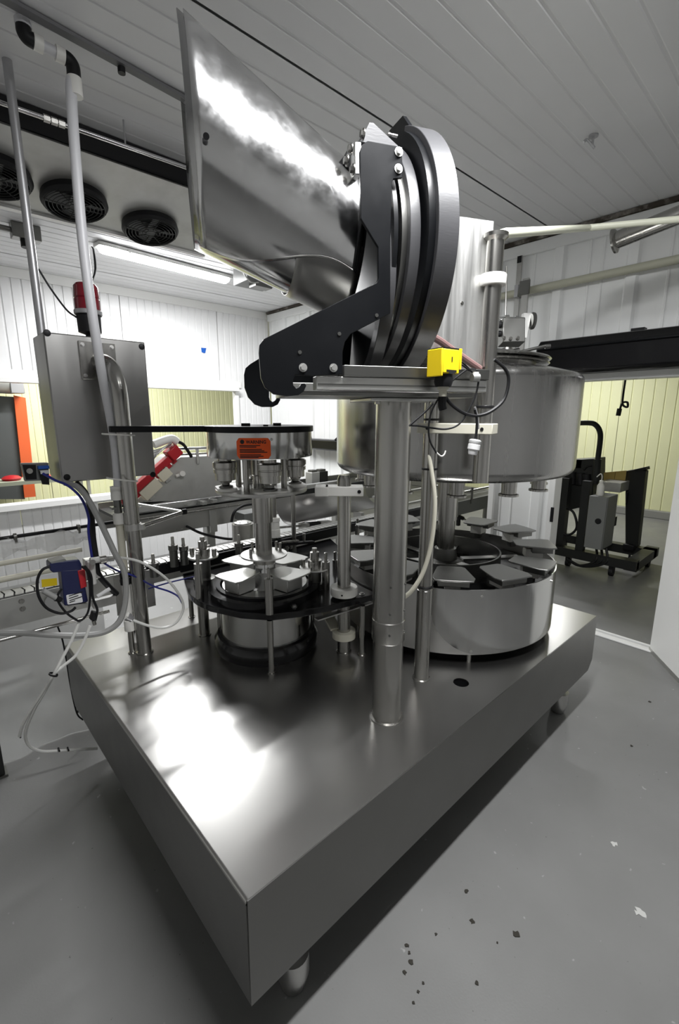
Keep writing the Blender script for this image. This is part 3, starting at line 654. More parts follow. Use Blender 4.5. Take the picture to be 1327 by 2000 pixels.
# ------------------------------------------------------------------ polished hopper
hop = thing('cap_hopper', 'mirror polished conical sheet hopper with an open mouth, feeding the black cap sorter', 'hopper', LP(-.5, .05, 1.9))
HY = .05
n = 72; TH = math.radians(48)
def scoop(ut, vt, ub, vb, dep):            # open topped trough section: near edge, round the bottom, far edge
    t_, b_ = loc(Sy(ut, vt, HY-dep*math.cos(TH))), loc(Sy(ub, vb, HY)); k_ = math.sin(TH); out = []
    cx, cz = (b_[0]*k_+t_[0])/(1+k_), (b_[2]*k_+t_[2])/(1+k_); hx, hz = cx-b_[0], cz-b_[2]
    for i in range(n+1):
        a = TH-(PI+2*TH)*i/n; out.append(LP(cx+hx*math.sin(a), HY-dep*math.cos(a), cz+hz*math.sin(a)))
    return out, LP(cx, HY, cz)
A, ca = scoop(345, 14, 381, 480, .235); B_, cb = scoop(712, 352, 668, 622, .16)
rows = 14; mb = MB(); vs = []
for j in range(rows+1): vs += [A[i].lerp(B_[i], j/rows) for i in range(n+1)]
fs = [(j*(n+1)+i, j*(n+1)+i+1, (j+1)*(n+1)+i+1, (j+1)*(n+1)+i) for j in range(rows) for i in range(n)]
fu = part('trough', mb.add(vs, fs), mat('dark_polished_stainless', (.42, .42, .42), .13, 1, bump=(5, .08)), hop, smooth=50); so = fu.modifiers.new('sheet', 'SOLIDIFY'); so.thickness = .003
# outer flap lapped over the near side, cut in a long curve along its lower edge
mb = MB(); vs = []; fs = []; m_ = 40; r_ = 24
for j in range(r_+1):
    f = .03+.95*j/r_; lim = .48-.19*(lambda q: q*q*(3-2*q))(min(1, max(0, (f-.05)/.85)))
    for i in range(m_+1):
        k = lim*n*i/m_; i0 = min(n-1, math.floor(k)); w_ = k-i0
        p = A[i0].lerp(A[i0+1], w_).lerp(B_[i0].lerp(B_[i0+1], w_), f); c_ = ca.lerp(cb, f); vs.append(p+(p-c_).normalized()*.009)
for j in range(r_):
    for i in range(m_): a = j*(m_+1)+i; fs.append((a, a+1, a+m_+2, a+m_+1))
fo = part('outer_flap', mb.add(vs, fs), mirror, hop, smooth=50); so = fo.modifiers.new('sheet', 'SOLIDIFY'); so.thickness = .002
mb = MB(); vs = []; fs = []
for j in range(9):
    f = .60+.40*j/8
    for i in range(31):
        k = (.22+.45*i/30)*n; i0 = math.floor(k); w_ = k-i0
        p = A[i0].lerp(A[i0+1], w_).lerp(B_[i0].lerp(B_[i0+1], w_), f); c_ = ca.lerp(cb, f); vs.append(p+(p-c_).normalized()*.005)
for j in range(8):
    for i in range(30): a = j*31+i; fs.append((a, a+1, a+32, a+31))
so = part('lower_sleeve', mb.add(vs, fs), cab_m, hop, smooth=50).modifiers.new('sheet', 'SOLIDIFY'); so.thickness = .003
part('rivet', MB().cyl(Sy(403, 266, -.20), Sy(403, 266, -.215), .007, n=14), black, hop)
part('end_collar', MB().tube(B_, .004, 6), black, hop)

# ------------------------------------------------------------------ stainless back sheet with the dull red hose, yellow sensor, loose wires
bs = [Sy(u, v, .06) for u, v in ((850, 416), (965, 432), (946, 729), (835, 724))]
bsr = thing('back_sheet', 'tall bent stainless sheet standing between the black disc rails and the product pipe', 'metal sheet', bs[3])
part('sheet', MB().prism(bs, sb_*.003), mat('scratched_bright_sheet', (.82, .82, .8), .34, 1, rvar=(30, .26, .44), bump=(18, .2), stretch=(1, 1, .05)), bsr)
for u, v in ((866, 598), (903, 592)): part('sheet_screw', MB().bolt(Sy(u, v, .06), -sb_, .004), steel, bsr)
solo('red_hose', MB().hose([Sy(800, 640, .03), Sy(850, 660, .03), Sy(890, 688, .03), Sy(938, 721, .03)], .012), hose_red, 'dull red hose slanting across the stainless back sheet', 'hose')
SX = Sy(868, 712, -.24); ax = (sa_*.92+sb_*.3).normalized(); ay = V((-ax.y, ax.x, 0))
sen = thing('photo_sensor', 'bright yellow block sensor with a black base on the rail bed', 'sensor', SX-V((0,0,.04)))
part('body', MB().obox(SX+V((0,0,.006)), ax, ay, (0,0,1), .034, .026, .032), yellow, sen, bevel=.003)
part('front_face', MB().obox(SX-ax*.036+V((0,0,.002)), ax, ay, (0,0,1), .004, .027, .036), yellow, sen, bevel=.002)
part('cap', MB().obox(SX+V((0,0,.039)), ax, ay, (0,0,1), .031, .024, .003), black, sen)
part('side_flange', MB().obox(SX+ax*.037+V((0,0,.014)), ax, ay, (0,0,1), .004, .027, .028), yellow, sen, bevel=.001)
part('plug', MB().lathe(SX-V((0,0,.026)), (0,0,-1), [(.024, 0), (.026, .02), (.022, .034)], 20), black, sen)
part('cable_gland', MB().lathe(SX-V((0,0,.06)), (0,0,-1), [(.016, 0), (.016, .006), (.011, .008), (.011, .026)], 18), white_dirty, sen)
part('print', MB().obox(SX-ay*.0265+ax*.002+V((0,0,.012)), ax, ay, (0,0,1), .0016, .0004, .006).obox(SX-ay*.0265+ax*.002+V((0,0,-.019)), ax, ay, (0,0,1), .02, .0004, .003).obox(SX-ay*.0265+ax*.004+V((0,0,-.024)), ax, ay, (0,0,1), .012, .0004, .0025), ink, sen, stuff=True)
gd = loc(SX)[1]
def W(u, v, e=0): return Sy(u, v, gd+.02+e)
def wire(pts, r, m, label, cat='cable', grp=None): return solo('cable', MB().hose(pts, r, 8, 10), m, label, cat, grp)
wire([W(866, 765), W(864, 790), W(866, 800)], .012, black, 'short thick black cable stub below the yellow sensor')
wire([W(868, 770), W(880, 788), W(905, 806), W(932, 812), W(960, 803), W(985, 780), W(994, 745), W(988, 722), W(966, 702)], .005, black, 'thick black cable looping from the sensor round the product pipe')
wire([W(892, 706), W(905, 709), W(922, 726), W(935, 735), W(930, 770), W(912, 808), W(895, 830), W(872, 838), W(845, 836), W(820, 832), W(803, 831)], .0028, black, 'thin black cable drooping across the white clamp bar')
wire([W(886, 708), W(903, 713), W(918, 724)], .0028, black, 'short black lead from the yellow sensor to the white clip')
wire([W(874, 752), W(895, 735), W(913, 722), W(928, 722), W(934, 732)], .0024, black, 'thin black lead arching behind the yellow sensor')
wire([W(862, 770), W(845, 800), W(838, 830), W(840, 860), W(853, 885)], .0026, black, 'thin black cable dangling in front of the slim pole')
wire([W(846, 788), W(830, 805), W(806, 826), W(800, 832)], .003, black, 'black cable running back from the slim pole')
wire([W(853, 884), W(862, 891), W(868, 888), W(871, 880)], .0022, white_pl, 'bare white wire end hooked below the clamp bar')
part_ = thing('wire_clip', 'small white clip holding wires at the end of the rail bed', 'clip', W(928, 735))
part('clip', MB().obox(W(928, 731), sa_, sb_, (0,0,1), .008, .008, .006), white_pl, part_); part('boss', MB().cyl(W(922, 738), W(935, 738), .012, n=16), alu, part_)
cg = thing('hanging_connector', 'pale grey cable connector hanging beside the product pipe', 'connector', W(925, 890))
part('body', MB().lathe(W(923, 888), (W(928, 864)-W(923, 888)), [(.012, 0), (.014, .006), (.014, .014), (.018, .016), (.018, .03), (.016, .032), (.018, .035), (.018, .043), (.012, .046)], 20), label_w, cg)
part('lead', MB().hose([W(928, 864), W(931, 845), W(932, 820), W(928, 800)], .004, 8), black, cg)
part('splice', MB().hose([W(928, 795), W(933, 815), W(935, 838)], .0035, 8), cond_m, cg)
# milky hose down the column
solo('milky_hose', MB().hose([Pd(u, v, d_) for u, v, d_ in ((835, 838, 1.80), (837, 880, 1.78), (845, 930, 1.77), (850, 985, 1.77), (844, 1055, 1.78), (828, 1115, 1.79), (806, 1152, 1.80), (788, 1168, 1.82))], .0085, 10), white_dirty, 'milky plastic hose hanging beside the thick column', 'hose')
# steel pipe and white hose at the upper right
sp0, sp1 = Px(1203, 470, 3.0), Px(1327, 420, 3.0); dd = (sp1-sp0).normalized()
t = thing('overhead_pipe', 'horizontal stainless pipe with a flanged end hung near the right wall', 'pipe', sp0)
part('pipe', MB().cyl(sp0, sp0+dd*2.2, .045, n=32), steel, t); part('flange', MB().lathe(sp0, dd, [(.045, -.012), (.064, -.01), (.064, .0), (.045, .012)], 32), steel, t)
part('hanger_rod', MB().cyl(sp0+dd*1.2+V((0,0,.03)), V(((sp0+dd*1.2).x, (sp0+dd*1.2).y, CZ)), .006, n=8), cond_m, t)
a = V((px_, py_, ZPT)); solo('overhead_hose', MB().tube([a+V((0,0,-.005)), a+RT*.03+V((0,0,.004)), Px(1150, 445, 2.7), Px(1327, 428, 2.85), Px(1327, 428, 2.85)+(Px(1327, 428, 2.85)-Px(1150, 445, 2.7))*2], .0155, 12), mat('pale_hose', (.75, .76, .62), .4), 'pale hose stretched from the product pipe top to the overhead pipe', 'hose')
# ------------------------------------------------------------------ control cabinet, bent pole, beacon
CY = 2.30; C0 = Py(82, 645, CY); C1 = Py(304, 928, CY); x0, x1, z0, z1 = .466, .881, 1.408, 2.038
cab = thing('control_cabinet', 'brushed stainless control cabinet seen from behind on a bent pole', 'cabinet', ((x0+x1)/2, CY+.1, z0))
part('box', MB().box((x0, CY, z0), (x1, CY+.21, z1)), cab_m, cab, bevel=.006)
for u, v in ((92, 650), (277, 677), (131, 932), (299, 927)):
    P = Py(u, v, CY); part('corner_plug', MB().lathe((P.x, CY, P.z), (0,-1,0), [(.014, 0), (.013, .004), (.006, .006)], 20), black, cab)
mc = Py(192, 706, CY); mpl = part('mount_plate', MB().box((mc.x-.075, CY-.008, mc.z-.08), (mc.x+.075, CY, mc.z+.08)), steel, cab, bevel=.002)
for sx in (-1, 1):
    for sz in (-1, 1): part('plate_bolt', MB().bolt((mc.x+sx*.06, CY-.008, mc.z+sz*.065), (0,-1,0), .006), steel_x, mpl)
t = thing('bent_pole', 'thick stainless pole bent over at the top to carry the control cabinet', 'pole', (BP.x, BP.y, ZT))
top = V((BP.x, BP.y, 0)); zb = mc.z
bend = [V((BP.x, BP.y, ZT)), V((BP.x, BP.y, 1.0)), V((BP.x, BP.y, zb-.18))]
e0 = V((BP.x, BP.y, zb-.18)); e1 = V((BP.x, BP.y, zb)); e2 = V((mc.x, CY-.005, zb))
for i in range(1, 11): q = i/10; bend.append(e0*(1-q)**2+e1*2*q*(1-q)+e2*q*q)
part('tube', MB().tube(bend, .032, 28), steel, t)
part('foot_collar', MB().lathe((BP.x, BP.y, ZT), (0,0,1), [(.04, 0), (.04, .004), (.032, .006)], 28, False), steel, t)
part('band_clamp', MB().lathe((BP.x, BP.y, 1.19), (0,0,1), [(.033, 0), (.037, .001), (.037, .03), (.033, .031)], 28, False).obox((BP.x+.03, BP.y-.03, 1.205), RT, F0, (0,0,1), .012, .012, .013), steel_x, t)
b0 = V((BP.x, BP.y, 1.205)); bq = b0+V((.24, 0, .035))-V((0, .01, 0))
part('bracket_arm', MB().cyl(b0+RT*.035, bq, .010, n=14), steel, t); part('bracket_brace', MB().bar(bq, bq+V((-.14, .28, .02)), .016, .012), alu, t)
part('bracket_tip', MB().cyl(bq-V((.008,0,0)), bq+V((.012,0,0)), .014, n=14), black, t)
bc = V(((Py(176, 645, CY+.1)).x, CY+.1, z1))
t = thing('warning_beacon', 'dark red beacon lamp on a black base on top of the cabinet', 'beacon', bc)
part('base', MB().lathe(bc, (0,0,1), [(.02, 0), (.02, .02), (.048, .03), (.05, .10), (.055, .105)], 28), black, t)
part('band', MB().lathe(bc, (0,0,1), [(.055, .105), (.058, .108), (.058, .122), (.055, .125)], 28, False), cond_m, t)
part('lens', MB().lathe(bc, (0,0,1), [(.053, .124), (.053, .17), (.050, .174), (.053, .178), (.050, .225), (.04, .236)], 28), red_lens, t)
wire([bc+V((-.05,0,.09)), Py(130, 605, 2.42), Py(100, 565, 2.45), Py(75, 525, 2.45)], .004, black, 'thin black cable from the beacon up to the grey conduit')
wire([bc+V((.02,.02,.23)), Py(186, 530, 2.6), Py(183, 490, 2.8), V((1.27, 4.24, CZ-.05))], .005, black, 'thin black cable from the beacon up to the lit tube lamp')
cdx = Py(80, 640, 2.42); solo('conduit', MB().cyl((cdx.x, 2.42, z1), (cdx.x, 2.42, CZ), .017, n=18), cond_m, 'grey vertical conduit from the cabinet top to the ceiling', 'conduit')
pv = Py(228, 940, 2.16); PVX, PVY = .645, 2.16
t = thing('white_pipe', 'greyish white plastic pipe dropping from the ceiling elbow past the cabinet', 'pipe', (PVX, PVY, 1.0))
part('riser', MB().hose([(PVX, PVY, 2.93), Py(139, 170, PVY), Py(147, 300, PVY), Py(165, 500, PVY), Py(194, 700, PVY), Py(222, 850, PVY), (PVX+.012, PVY, 1.42), (PVX+.004, PVY, 1.36)], .019, 20), pvc, t)
part('coupling', MB().cyl((PVX, PVY, 1.33), (PVX, PVY, 1.39), .024, n=24), white_pl, t); part('coupling', MB().cyl((PVX, PVY, 2.88), (PVX, PVY, 2.94), .025, n=24), white_pl, t)
ex = Py(45, 48, PVY).x
part('elbow', MB().hose([(PVX, PVY, 2.94), (PVX, PVY, 2.975), (PVX-.010, PVY, 2.99), (PVX-.026, PVY, 2.995)], .024, 16), black, t)
part('elbow', MB().hose([(ex+.026, PVY, 3.0), (ex+.008, PVY, 3.003), (ex, PVY, 3.015), (ex, PVY, 3.03)], .024, 16), black, t)
part('cross_run', MB().cyl((PVX-.026, PVY, 2.995), (ex+.026, PVY, 3.0), .018, n=20), pvc, t)
part('ceiling_stub', MB().cyl((ex, PVY, 3.03), (ex, PVY, 3.05), .026, n=20), pvc, t)
part('run_coupling', MB().cyl((PVX-.026, PVY, 2.995), (PVX-.055, PVY, 2.996), .025, n=20), white_pl, t)
part('run_coupling', MB().cyl((ex+.026, PVY, 3.0), (ex+.055, PVY, 2.999), .025, n=20), white_pl, t)
part('ball_valve', MB().cyl((PVX, PVY, 1.27), (PVX, PVY, 1.33), .017, n=18).box((PVX-.03, PVY-.02, 1.29), (PVX-.01, PVY+.02, 1.30)), dark_steel, t)
part('drop_coupling', MB().cyl((PVX, PVY, 1.22), (PVX, PVY, 1.27), .024, n=20), white_pl, t)
part('drop_pipe', MB().cyl((PVX, PVY, .98), (PVX, PVY, 1.24), .017, n=20), white_dirty, t)
part('lower_valve', MB().cyl((PVX, PVY, .93), (PVX, PVY, .99), .022, n=18).box((PVX-.03, PVY-.03, .95), (PVX+.04, PVY-.02, .965)), black, t)
part('lower_pipe', MB().cyl((PVX, PVY, .70), (PVX, PVY, .93), .018, n=18).cyl((PVX, PVY, .70), (PVX, PVY, .75), .025, n=18), white_pl, t)
part('pipe_stand', MB().lathe((PVX, PVY, ZT), (0,0,1), [(.02, 0), (.02, .004), (.013, .006), (.013, .13)], 18), steel, t)
for u0, v0, u1, v1 in ((207, 848, 262, 850), (216, 935, 268, 940)):
    a, b2 = Py(u0, v0, 2.09), Py(u1, v1, 2.09); part('cable_tie', MB().hose([a+V((0,.05,0)), a, (a+b2)/2-V((0,.012,0)), b2, b2+V((0,.05,0))], .004, 6), white_pl, t)

# ------------------------------------------------------------------ chain conveyor along the back of the base
VY0, VY1, VZ = 2.335, 2.43, .93
con = thing('chain_conveyor', 'slat chain conveyor running along the back edge of the machine base', 'conveyor', (.6, 2.38, ZT))
n_s = 0
x = -.6
sl0 = None
while x < 3.3:
    m4 = Matrix.Translation(V((x, 2.382, VZ))-wloc(con))
    if sl0 is None:
        sl0 = mesh_obj('chain_slat', MB().prism([(-.019, -.042, 0), (.012, -.042, 0), (.019, 0, 0), (.012, .042, 0), (-.019, .042, 0), (-.012, 0, 0)], (0, 0, .005)), alu); sl0.parent = con; sl0.matrix_local = m4
    else: place(sl0, con, m4)
    x += .0375
part('side_rail', MB().box((-.8, VY0-.012, .80), (.80, VY0-.004, VZ)), alu, con); part('side_rail', MB().box((-.8, VY1, .80), (3.4, VY1+.008, VZ+.004)), alu, con)
part('side_rail', MB().box((.98, VY0-.02, .865), (3.4, VY0-.004, VZ-.004)), black, con)
part('chain_bed', MB().box((-.8, VY0, .87), (3.4, VY1, VZ-.002)), black, con)
for xx in (.26, .0, -.2):
    for zz in (.905, .87): part('side_bolt', MB().bolt((xx, VY0-.012, zz), (0,-1,0), .008), steel, con)
part('end_bracket', MB().box((.64, VY0-.02, .72), (.83, VY0-.012, .92)), steel_x, con)
for xx in (.72, 1.6, 2.5): part('leg', MB().cyl((xx, 2.385, ZT), (xx, 2.385, .87), .018, n=16), steel, con)
part('cross_tube', MB().cyl((-.5, VY0-.03, .76), (.60, VY0-.03, .76), .008, n=12), steel, con)
def grail(z, y, x0, x1, r, label, m=white_dirty):
    t = thing('guide_rail', label, 'guide rail', (x0, y, z)); part('rail', MB().cyl((x0, y, z), (x1, y, z), r, n=14), m, t)
    for xx in (.05, .30): part('standoff', MB().cyl((xx, y, z), (xx, VY1, z-.03), .006, n=10), steel, t)
grail(1.085, VY0+.0, -.8, .52, .011, 'upper pale guide rail over the left end of the chain conveyor')
grail(1.015, VY0+.0, -.8, .50, .013, 'lower pale guide rail with a yellow label over the chain conveyor')
# bottle pucks standing on the chain
for u, v, h, lab in ((341, 1100, .115, 'taller steel post with a pin on the chain conveyor'), (361, 1096, .10, 'shorter steel post with a pin on the chain conveyor'), (302, 1120, .07, 'low steel post at the near end of the chain conveyor'), (468, 1085, .09, 'steel post with a pin on the chain beside the star disc')):
    P = Pz(u, v+6, VZ+.005); t = thing('guide_post', lab, 'guide post', P)
    part('barrel', MB().lathe(P, (0,0,1), [(.021, 0), (.021, h*.75), (.024, h*.78), (.024, h)], 20), dark_steel, t); part('pin', MB().lathe(P+V((0,0,h)), (0,0,1), [(.010, 0), (.008, .012), (.008, .04), (.006, .044)], 16), steel, t)
# ------------------------------------------------------------------ code reader and hoses at the left
G = 2.08
gr = thing('code_reader', 'dark blue code reader head with a red side window in front of the conveyor', 'sensor', Py(148, 1178, G))
bc_ = Py(146, 1140, G)
part('head', MB().prism(roundpoly([Py(u, v, G) for u, v in ((97, 1101), (104, 1098), (155, 1093), (160, 1103), (160, 1114), (104, 1119), (98, 1114))], .006), (0, .07, 0)), blue, gr, bevel=.004)
part('body', MB().prism(roundpoly([Py(u, v, G) for u, v in ((119, 1114), (160, 1112), (173, 1176), (126, 1184))], .008), (0, .065, 0)), blue, gr, bevel=.004)
part('window', MB().prism([Py(u, v, G-.004) for u, v in ((152, 1115), (166, 1112), (170, 1146), (158, 1150))], (0, .05, 0)), red, gr, bevel=.002)
part('label_plate', MB().prism(roundpoly([Py(u, v, G-.001) for u, v in ((129, 1162), (159, 1158), (162, 1176), (132, 1181))], .006), (0, -.001, 0)), label_w, gr)
mb = MB()
for i, (v0, ln) in enumerate(((1163, 22), (1168, 15), (1172, 20), (1176, 9))):
    a = Py(133+i*.7, v0, G-.0025); mb.obox(a+V((ln*.0013, 0, -.001)), (1,0,.1), (0,1,0), (0,0,1), ln*.0012, .0004, .0018)
part('label_print', mb, darkgrey, gr)
part('cover', MB().prism([Py(u, v, G+.0) for u, v in ((98, 1098), (127, 1091), (130, 1095), (101, 1101))], (0, .06, 0)), grey_cab, gr)
part('mount_bar', MB().prism([Py(u, v, G) for u, v in ((132, 1183), (170, 1178), (172, 1181), (134, 1187))], (0, .08, 0)), alu, gr)
t = thing('yellow_label', 'yellow and white sticker on the lower guide rail', 'sticker', Py(98, 1137, 2.31)); part('backing', MB().prism([Py(u, v, 2.312) for u, v in ((76, 1125), (117, 1119), (120, 1142), (79, 1149))], (0, .004, 0)), label_w, t)
part('patch', MB().prism([Py(u, v, 2.311) for u, v in ((81, 1132), (111, 1129), (112, 1143), (82, 1147))], (0, .001, 0)), yellow, t)
def C_(u, v, y=G-.03): return Py(u, v, y)
wire([C_(98, 1106), C_(82, 1114), C_(73, 1135), C_(76, 1165), C_(92, 1188), C_(118, 1198), C_(138, 1194), C_(148, 1186)], .0055, black, 'thick black cable looping left of the code reader')
wire([C_(160, 1106), C_(172, 1120), C_(176, 1160), C_(172, 1195), C_(158, 1212), C_(145, 1208), C_(128, 1195), C_(114, 1175), C_(114, 1160), C_(121, 1150)], .0045, black, 'black cable coiled under the code reader')
wire([C_(165, 1105), C_(178, 1125), C_(181, 1165), C_(190, 1190), C_(188, 1203)], .005, black, 'black cable down the right edge of the code reader to a plug')
t = thing('grey_plug', 'grey inline cable plug in front of the conveyor side', 'plug', C_(110, 1165)); part('barrel', MB().cyl(C_(84, 1153), C_(113, 1170), .011, n=16), grey_hose, t); part('boot', MB().cyl(C_(109, 1168), C_(120, 1172), .013, r2=.009, n=16), black, t)
t = thing('black_plug', 'black cable plug hanging beside the code reader', 'plug', C_(186, 1210)); part('barrel', MB().prism([C_(u, v) for u, v in ((182, 1195), (193, 1198), (189, 1214), (177, 1212))], (0, .03, 0)), black, t, bevel=.004); part('nipple', MB().cyl(C_(183, 1212), C_(185, 1220), .008, n=12), steel, t)
t = thing('round_reflector', 'white round disc behind the code reader cables', 'disc', C_(108, 1176)); part('disc', MB().cyl(C_(108, 1176, 2.30), C_(108, 1176, 2.31), .04, n=32), label_w, t); part('stem', MB().cyl(C_(108, 1176, 2.31), C_(108, 1176, 2.323), .01, n=12), alu, t)
# valve cluster to its right
t = thing('air_manifold', 'small clear and steel air valve cluster below the hanging hoses', 'valve', Py(185, 1120, 2.17))
part('block', MB().box(Py(170, 1135, 2.17), Py(188, 1085, 2.21)), alu, t, bevel=.004)
part('clear_elbow', MB().cyl(Py(176, 1095, 2.15), Py(222, 1090, 2.15), .014, n=16).cyl(Py(178, 1096, 2.16), Py(181, 1140, 2.16), .016, n=16), tube_cl, t)
part('fitting', MB().cyl(Py(181, 1098, 2.16), Py(181, 1098, 2.12), .012, n=16).cyl(Py(195, 1094, 2.14), Py(207, 1092, 2.14), .018, n=16), steel, t)
part('silencer', MB().cyl(Py(190, 1165, 2.14), Py(215, 1150, 2.14), .009, n=12), label_w, t)
part('mount', MB().box(Py(184, 1190, 2.2), Py(222, 1160, 2.23)), steel_x, t)
# grey hose, black/blue bundle, white tubes
wire([Py(128, 944, 2.3), Py(150, 950, 2.22), Py(172, 975, 2.16), Py(196, 1020, 2.12), Py(222, 1075, 2.08), Py(242, 1115, 2.06), Py(246, 1150, 2.05), Py(243, 1185, 2.05), Py(232, 1215, 2.05), Py(205, 1234, 2.06), Py(160, 1241, 2.08), Py(100, 1240, 2.12), Py(40, 1236, 2.2), Py(-60, 1236, 2.3)], .0125, grey_hose, 'thick grey hose sweeping down from the cabinet to the conveyor side', 'hose')
wire([Py(150, 944, 2.32), Py(168, 965, 2.25), Py(178, 1000, 2.22), Py(182, 1050, 2.2), Py(188, 1090, 2.18), Py(192, 1120, 2.18), Py(212, 1145, 2.2), Py(228, 1160, 2.22)], .013, black, 'thick black hose bundle hanging under the cabinet', 'hose')
wire([Py(84, 925, 2.30), Py(108, 938, 2.26), Py(135, 950, 2.22), Py(160, 975, 2.2), Py(173, 1010, 2.19), Py(173, 1040, 2.19), Py(180, 1090, 2.17)], .0055, blue_tube, 'blue air tube from the cabinet side down to the valve cluster', 'hose')
wire([Py(200, 1098, 2.15), Py(230, 1115, 2.12), Py(262, 1125, 2.1), Py(300, 1145, 2.1), Py(330, 1155, 2.1), Py(348, 1165, 2.08), Py(356, 1178, 2.05)], .0045, blue_tube, 'blue air tube passing behind the bent pole to the black deck', 'hose')
wire([Py(290, 1150, 2.3), Py(330, 1138, 2.25), Py(372, 1128, 2.2), Py(410, 1120, 2.15)], .004, blue_tube, 'pair of blue tubes along the conveyor front', 'hose')
wire([Py(208, 1092, 2.15), Py(240, 1090, 2.08), Py(280, 1100, 2.02), Py(325, 1130, 2.0), Py(352, 1165, 2.0), Py(358, 1190, 2.0), Py(345, 1215, 2.0), Py(320, 1226, 2.01), Py(290, 1222, 2.03), Py(262, 1212, 2.05), Py(255, 1208, 2.06)], .006, tube_cl, 'looped milky tube in front of the bent pole', 'hose')
t = thing('hose_union', 'grey threaded hose union beside the bent pole foot', 'fitting', Py(255, 1205, 2.06)); part('union', MB().lathe(Py(246, 1202, 2.06), Py(264, 1214, 2.06)-Py(246, 1202, 2.06), [(.012, 0), (.018, .004), (.018, .02), (.014, .022), (.014, .035), (.008, .045)], 18), cond_m, t); part('nut', MB().cyl(Py(243, 1200, 2.06), Py(247, 1203, 2.06), .019, n=6), white_pl, t)
for k, (pp, lab) in enumerate((([(155, 1214), (140, 1250), (122, 1285), (106, 1316), (85, 1350), (62, 1385), (45, 1415), (38, 1438)], 'milky tube falling from the code reader to the floor, first of the crossed pair'), ([(176, 1222), (165, 1250), (148, 1280), (122, 1302), (107, 1316), (88, 1350), (66, 1388), (50, 1430), (56, 1455), (80, 1467), (120, 1466), (190, 1462)], 'milky tube falling from the black plug and trailing along the floor'))):
    wire([Py(u, v, 2.06 if v < 1320 else 2.06+(v-1320)/150*.22) for u, v in pp], .0065, tube_cl, lab, 'hose')
t = thing('tube_tie', 'black cable tie gathering the two milky tubes', 'cable tie', Py(106, 1316, 2.05)); part('band', MB().lathe(Py(104, 1318, 2.055), (.4, .0, .7), [(.016, -.003), (.018, -.002), (.018, .004), (.016, .005)], 18, False), black, t)
for k, (u, v) in enumerate(((39, 1437), (115, 1464), (133, 1463))): solo('tube_tie', MB().lathe(Py(u, v, 2.27), (1, 0, .1), [(.008, -.003), (.011, -.003), (.011, .003), (.008, .003)], 14, False), black, ['black tie at the low bend of the milky floor tube', 'black tie on the flat run of the milky floor tube', 'black tie on the flat run of the milky floor tube'][k], 'cable tie', None if k == 0 else 'ties on the floor tube')
wire([Py(113, 1224, 2.52), Py(122, 1250, 2.51), Py(130, 1290, 2.5), Py(138, 1340, 2.5), Py(150, 1392, 2.5), Py(162, 1406, 2.5)], .004, black, 'black cable hanging down the far corner of the machine base')
wire([Py(135, 1275, 2.47), Py(148, 1330, 2.47), Py(154, 1370, 2.47), Py(152, 1392, 2.48)], .004, black, 'second black cable against the left side panel of the base')
# pull handle unit left of cabinet
t = thing('sight_unit', 'small dark display unit with a blue clip at the cabinet side', 'display', Py(75, 925, 2.42))
part('case', MB().prism([Py(u, v, 2.42) for u, v in ((41, 905), (95, 904), (97, 938), (49, 940))], (0, .03, 0)), grey_cab, t, bevel=.002); part('bezel', MB().prism([Py(u, v, 2.417) for u, v in ((44, 908), (70, 908), (72, 936), (51, 937))], (0, .002, 0)), black, t)
part('lens', MB().cyl(Py(58, 920, 2.416), Py(58, 920, 2.39), .012, n=16), steel, t); part('blue_clip', MB().box(Py(75, 917, 2.40), Py(93, 908, 2.43)), bright_blue, t, bevel=.002)
part('strap', MB().prism([Py(u, v, 2.40) for u, v in ((76, 920), (94, 925), (97, 947), (83, 946))], (0, .01, 0)), black, t); part('clip_body', MB().box(Py(80, 926, 2.39), Py(93, 917, 2.42)), label_w, t)
# hanging clear plastic curtain
cur = thing('plastic_curtain', 'clear plastic curtain clipped to a rod behind the conveyor', 'curtain', (.2, 2.62, 0))
ZR = 1.13
part('rod', MB().cyl((-1.2, 2.62, ZR), (.82, 2.62, ZR), .009, n=14), black, cur)
mb = MB(); vs = []; fs = []; nx, nz_ = 60, 30
for j in range(nz_+1):
    f = j/nz_; z = ZR*(1-f)+.004
    for i in range(nx+1):
        x = -1.2+1.85*i/nx; yy = 2.62+.012*math.sin(x*17+f*2)*(.3+f)+.006*math.sin(x*41+f*9)-.10*max(0, f-.75)**1.5*8*.25
        vs.append((x, yy, z))
for j in range(nz_):
    for i in range(nx): a = j*(nx+1)+i; fs.append((a, a+1, a+nx+2, a+nx+1))
part('sheet', mb.add(vs, fs), sheet_m, cur, smooth=80)
mb = MB(); vs = []; fs = []
for i in range(61):
    x = -1.2+1.85*i/60
    for j in range(9):
        a = 2*PI*j/8; r = .020+.012*math.sin(x*23+j*1.7)+.006*math.sin(x*61+j); vs.append((x, 2.60+r*math.cos(a), ZR-.045+r*1.5*math.sin(a)))
for i in range(60):
    for j in range(8): a = i*9+j; fs.append((a, a+1, a+10, a+9))
part('rolled_film', mb.add(vs, fs), film_m, cur, smooth=60)
for u in (22, 150):
    P = Py(u, 995, 2.61); part('clip', MB().lathe((P.x, 2.62, ZR), (1,0,0), [(.012, -.008), (.017, -.006), (.017, .006), (.012, .008)], 16, False).cyl((P.x, 2.605, ZR), (P.x, 2.605, ZR-.03), .006, n=10), dark_steel, cur)
t = thing('leg_post', 'dark painted steel leg at the left under the conveyor', 'leg', (Pz(8, 1510, 0).x, Pz(8, 1510, 0).y, 0)); q = Pz(2, 1512, 0)
part('post', MB().box((q.x-.06, q.y-.03, .012), (q.x+.015, q.y+.03, .80)), darkgrey, t, bevel=.003); part('foot_plate', MB().box((q.x-.07, q.y-.04, 0), (q.x+.025, q.y+.04, .012)), dark_steel, t)
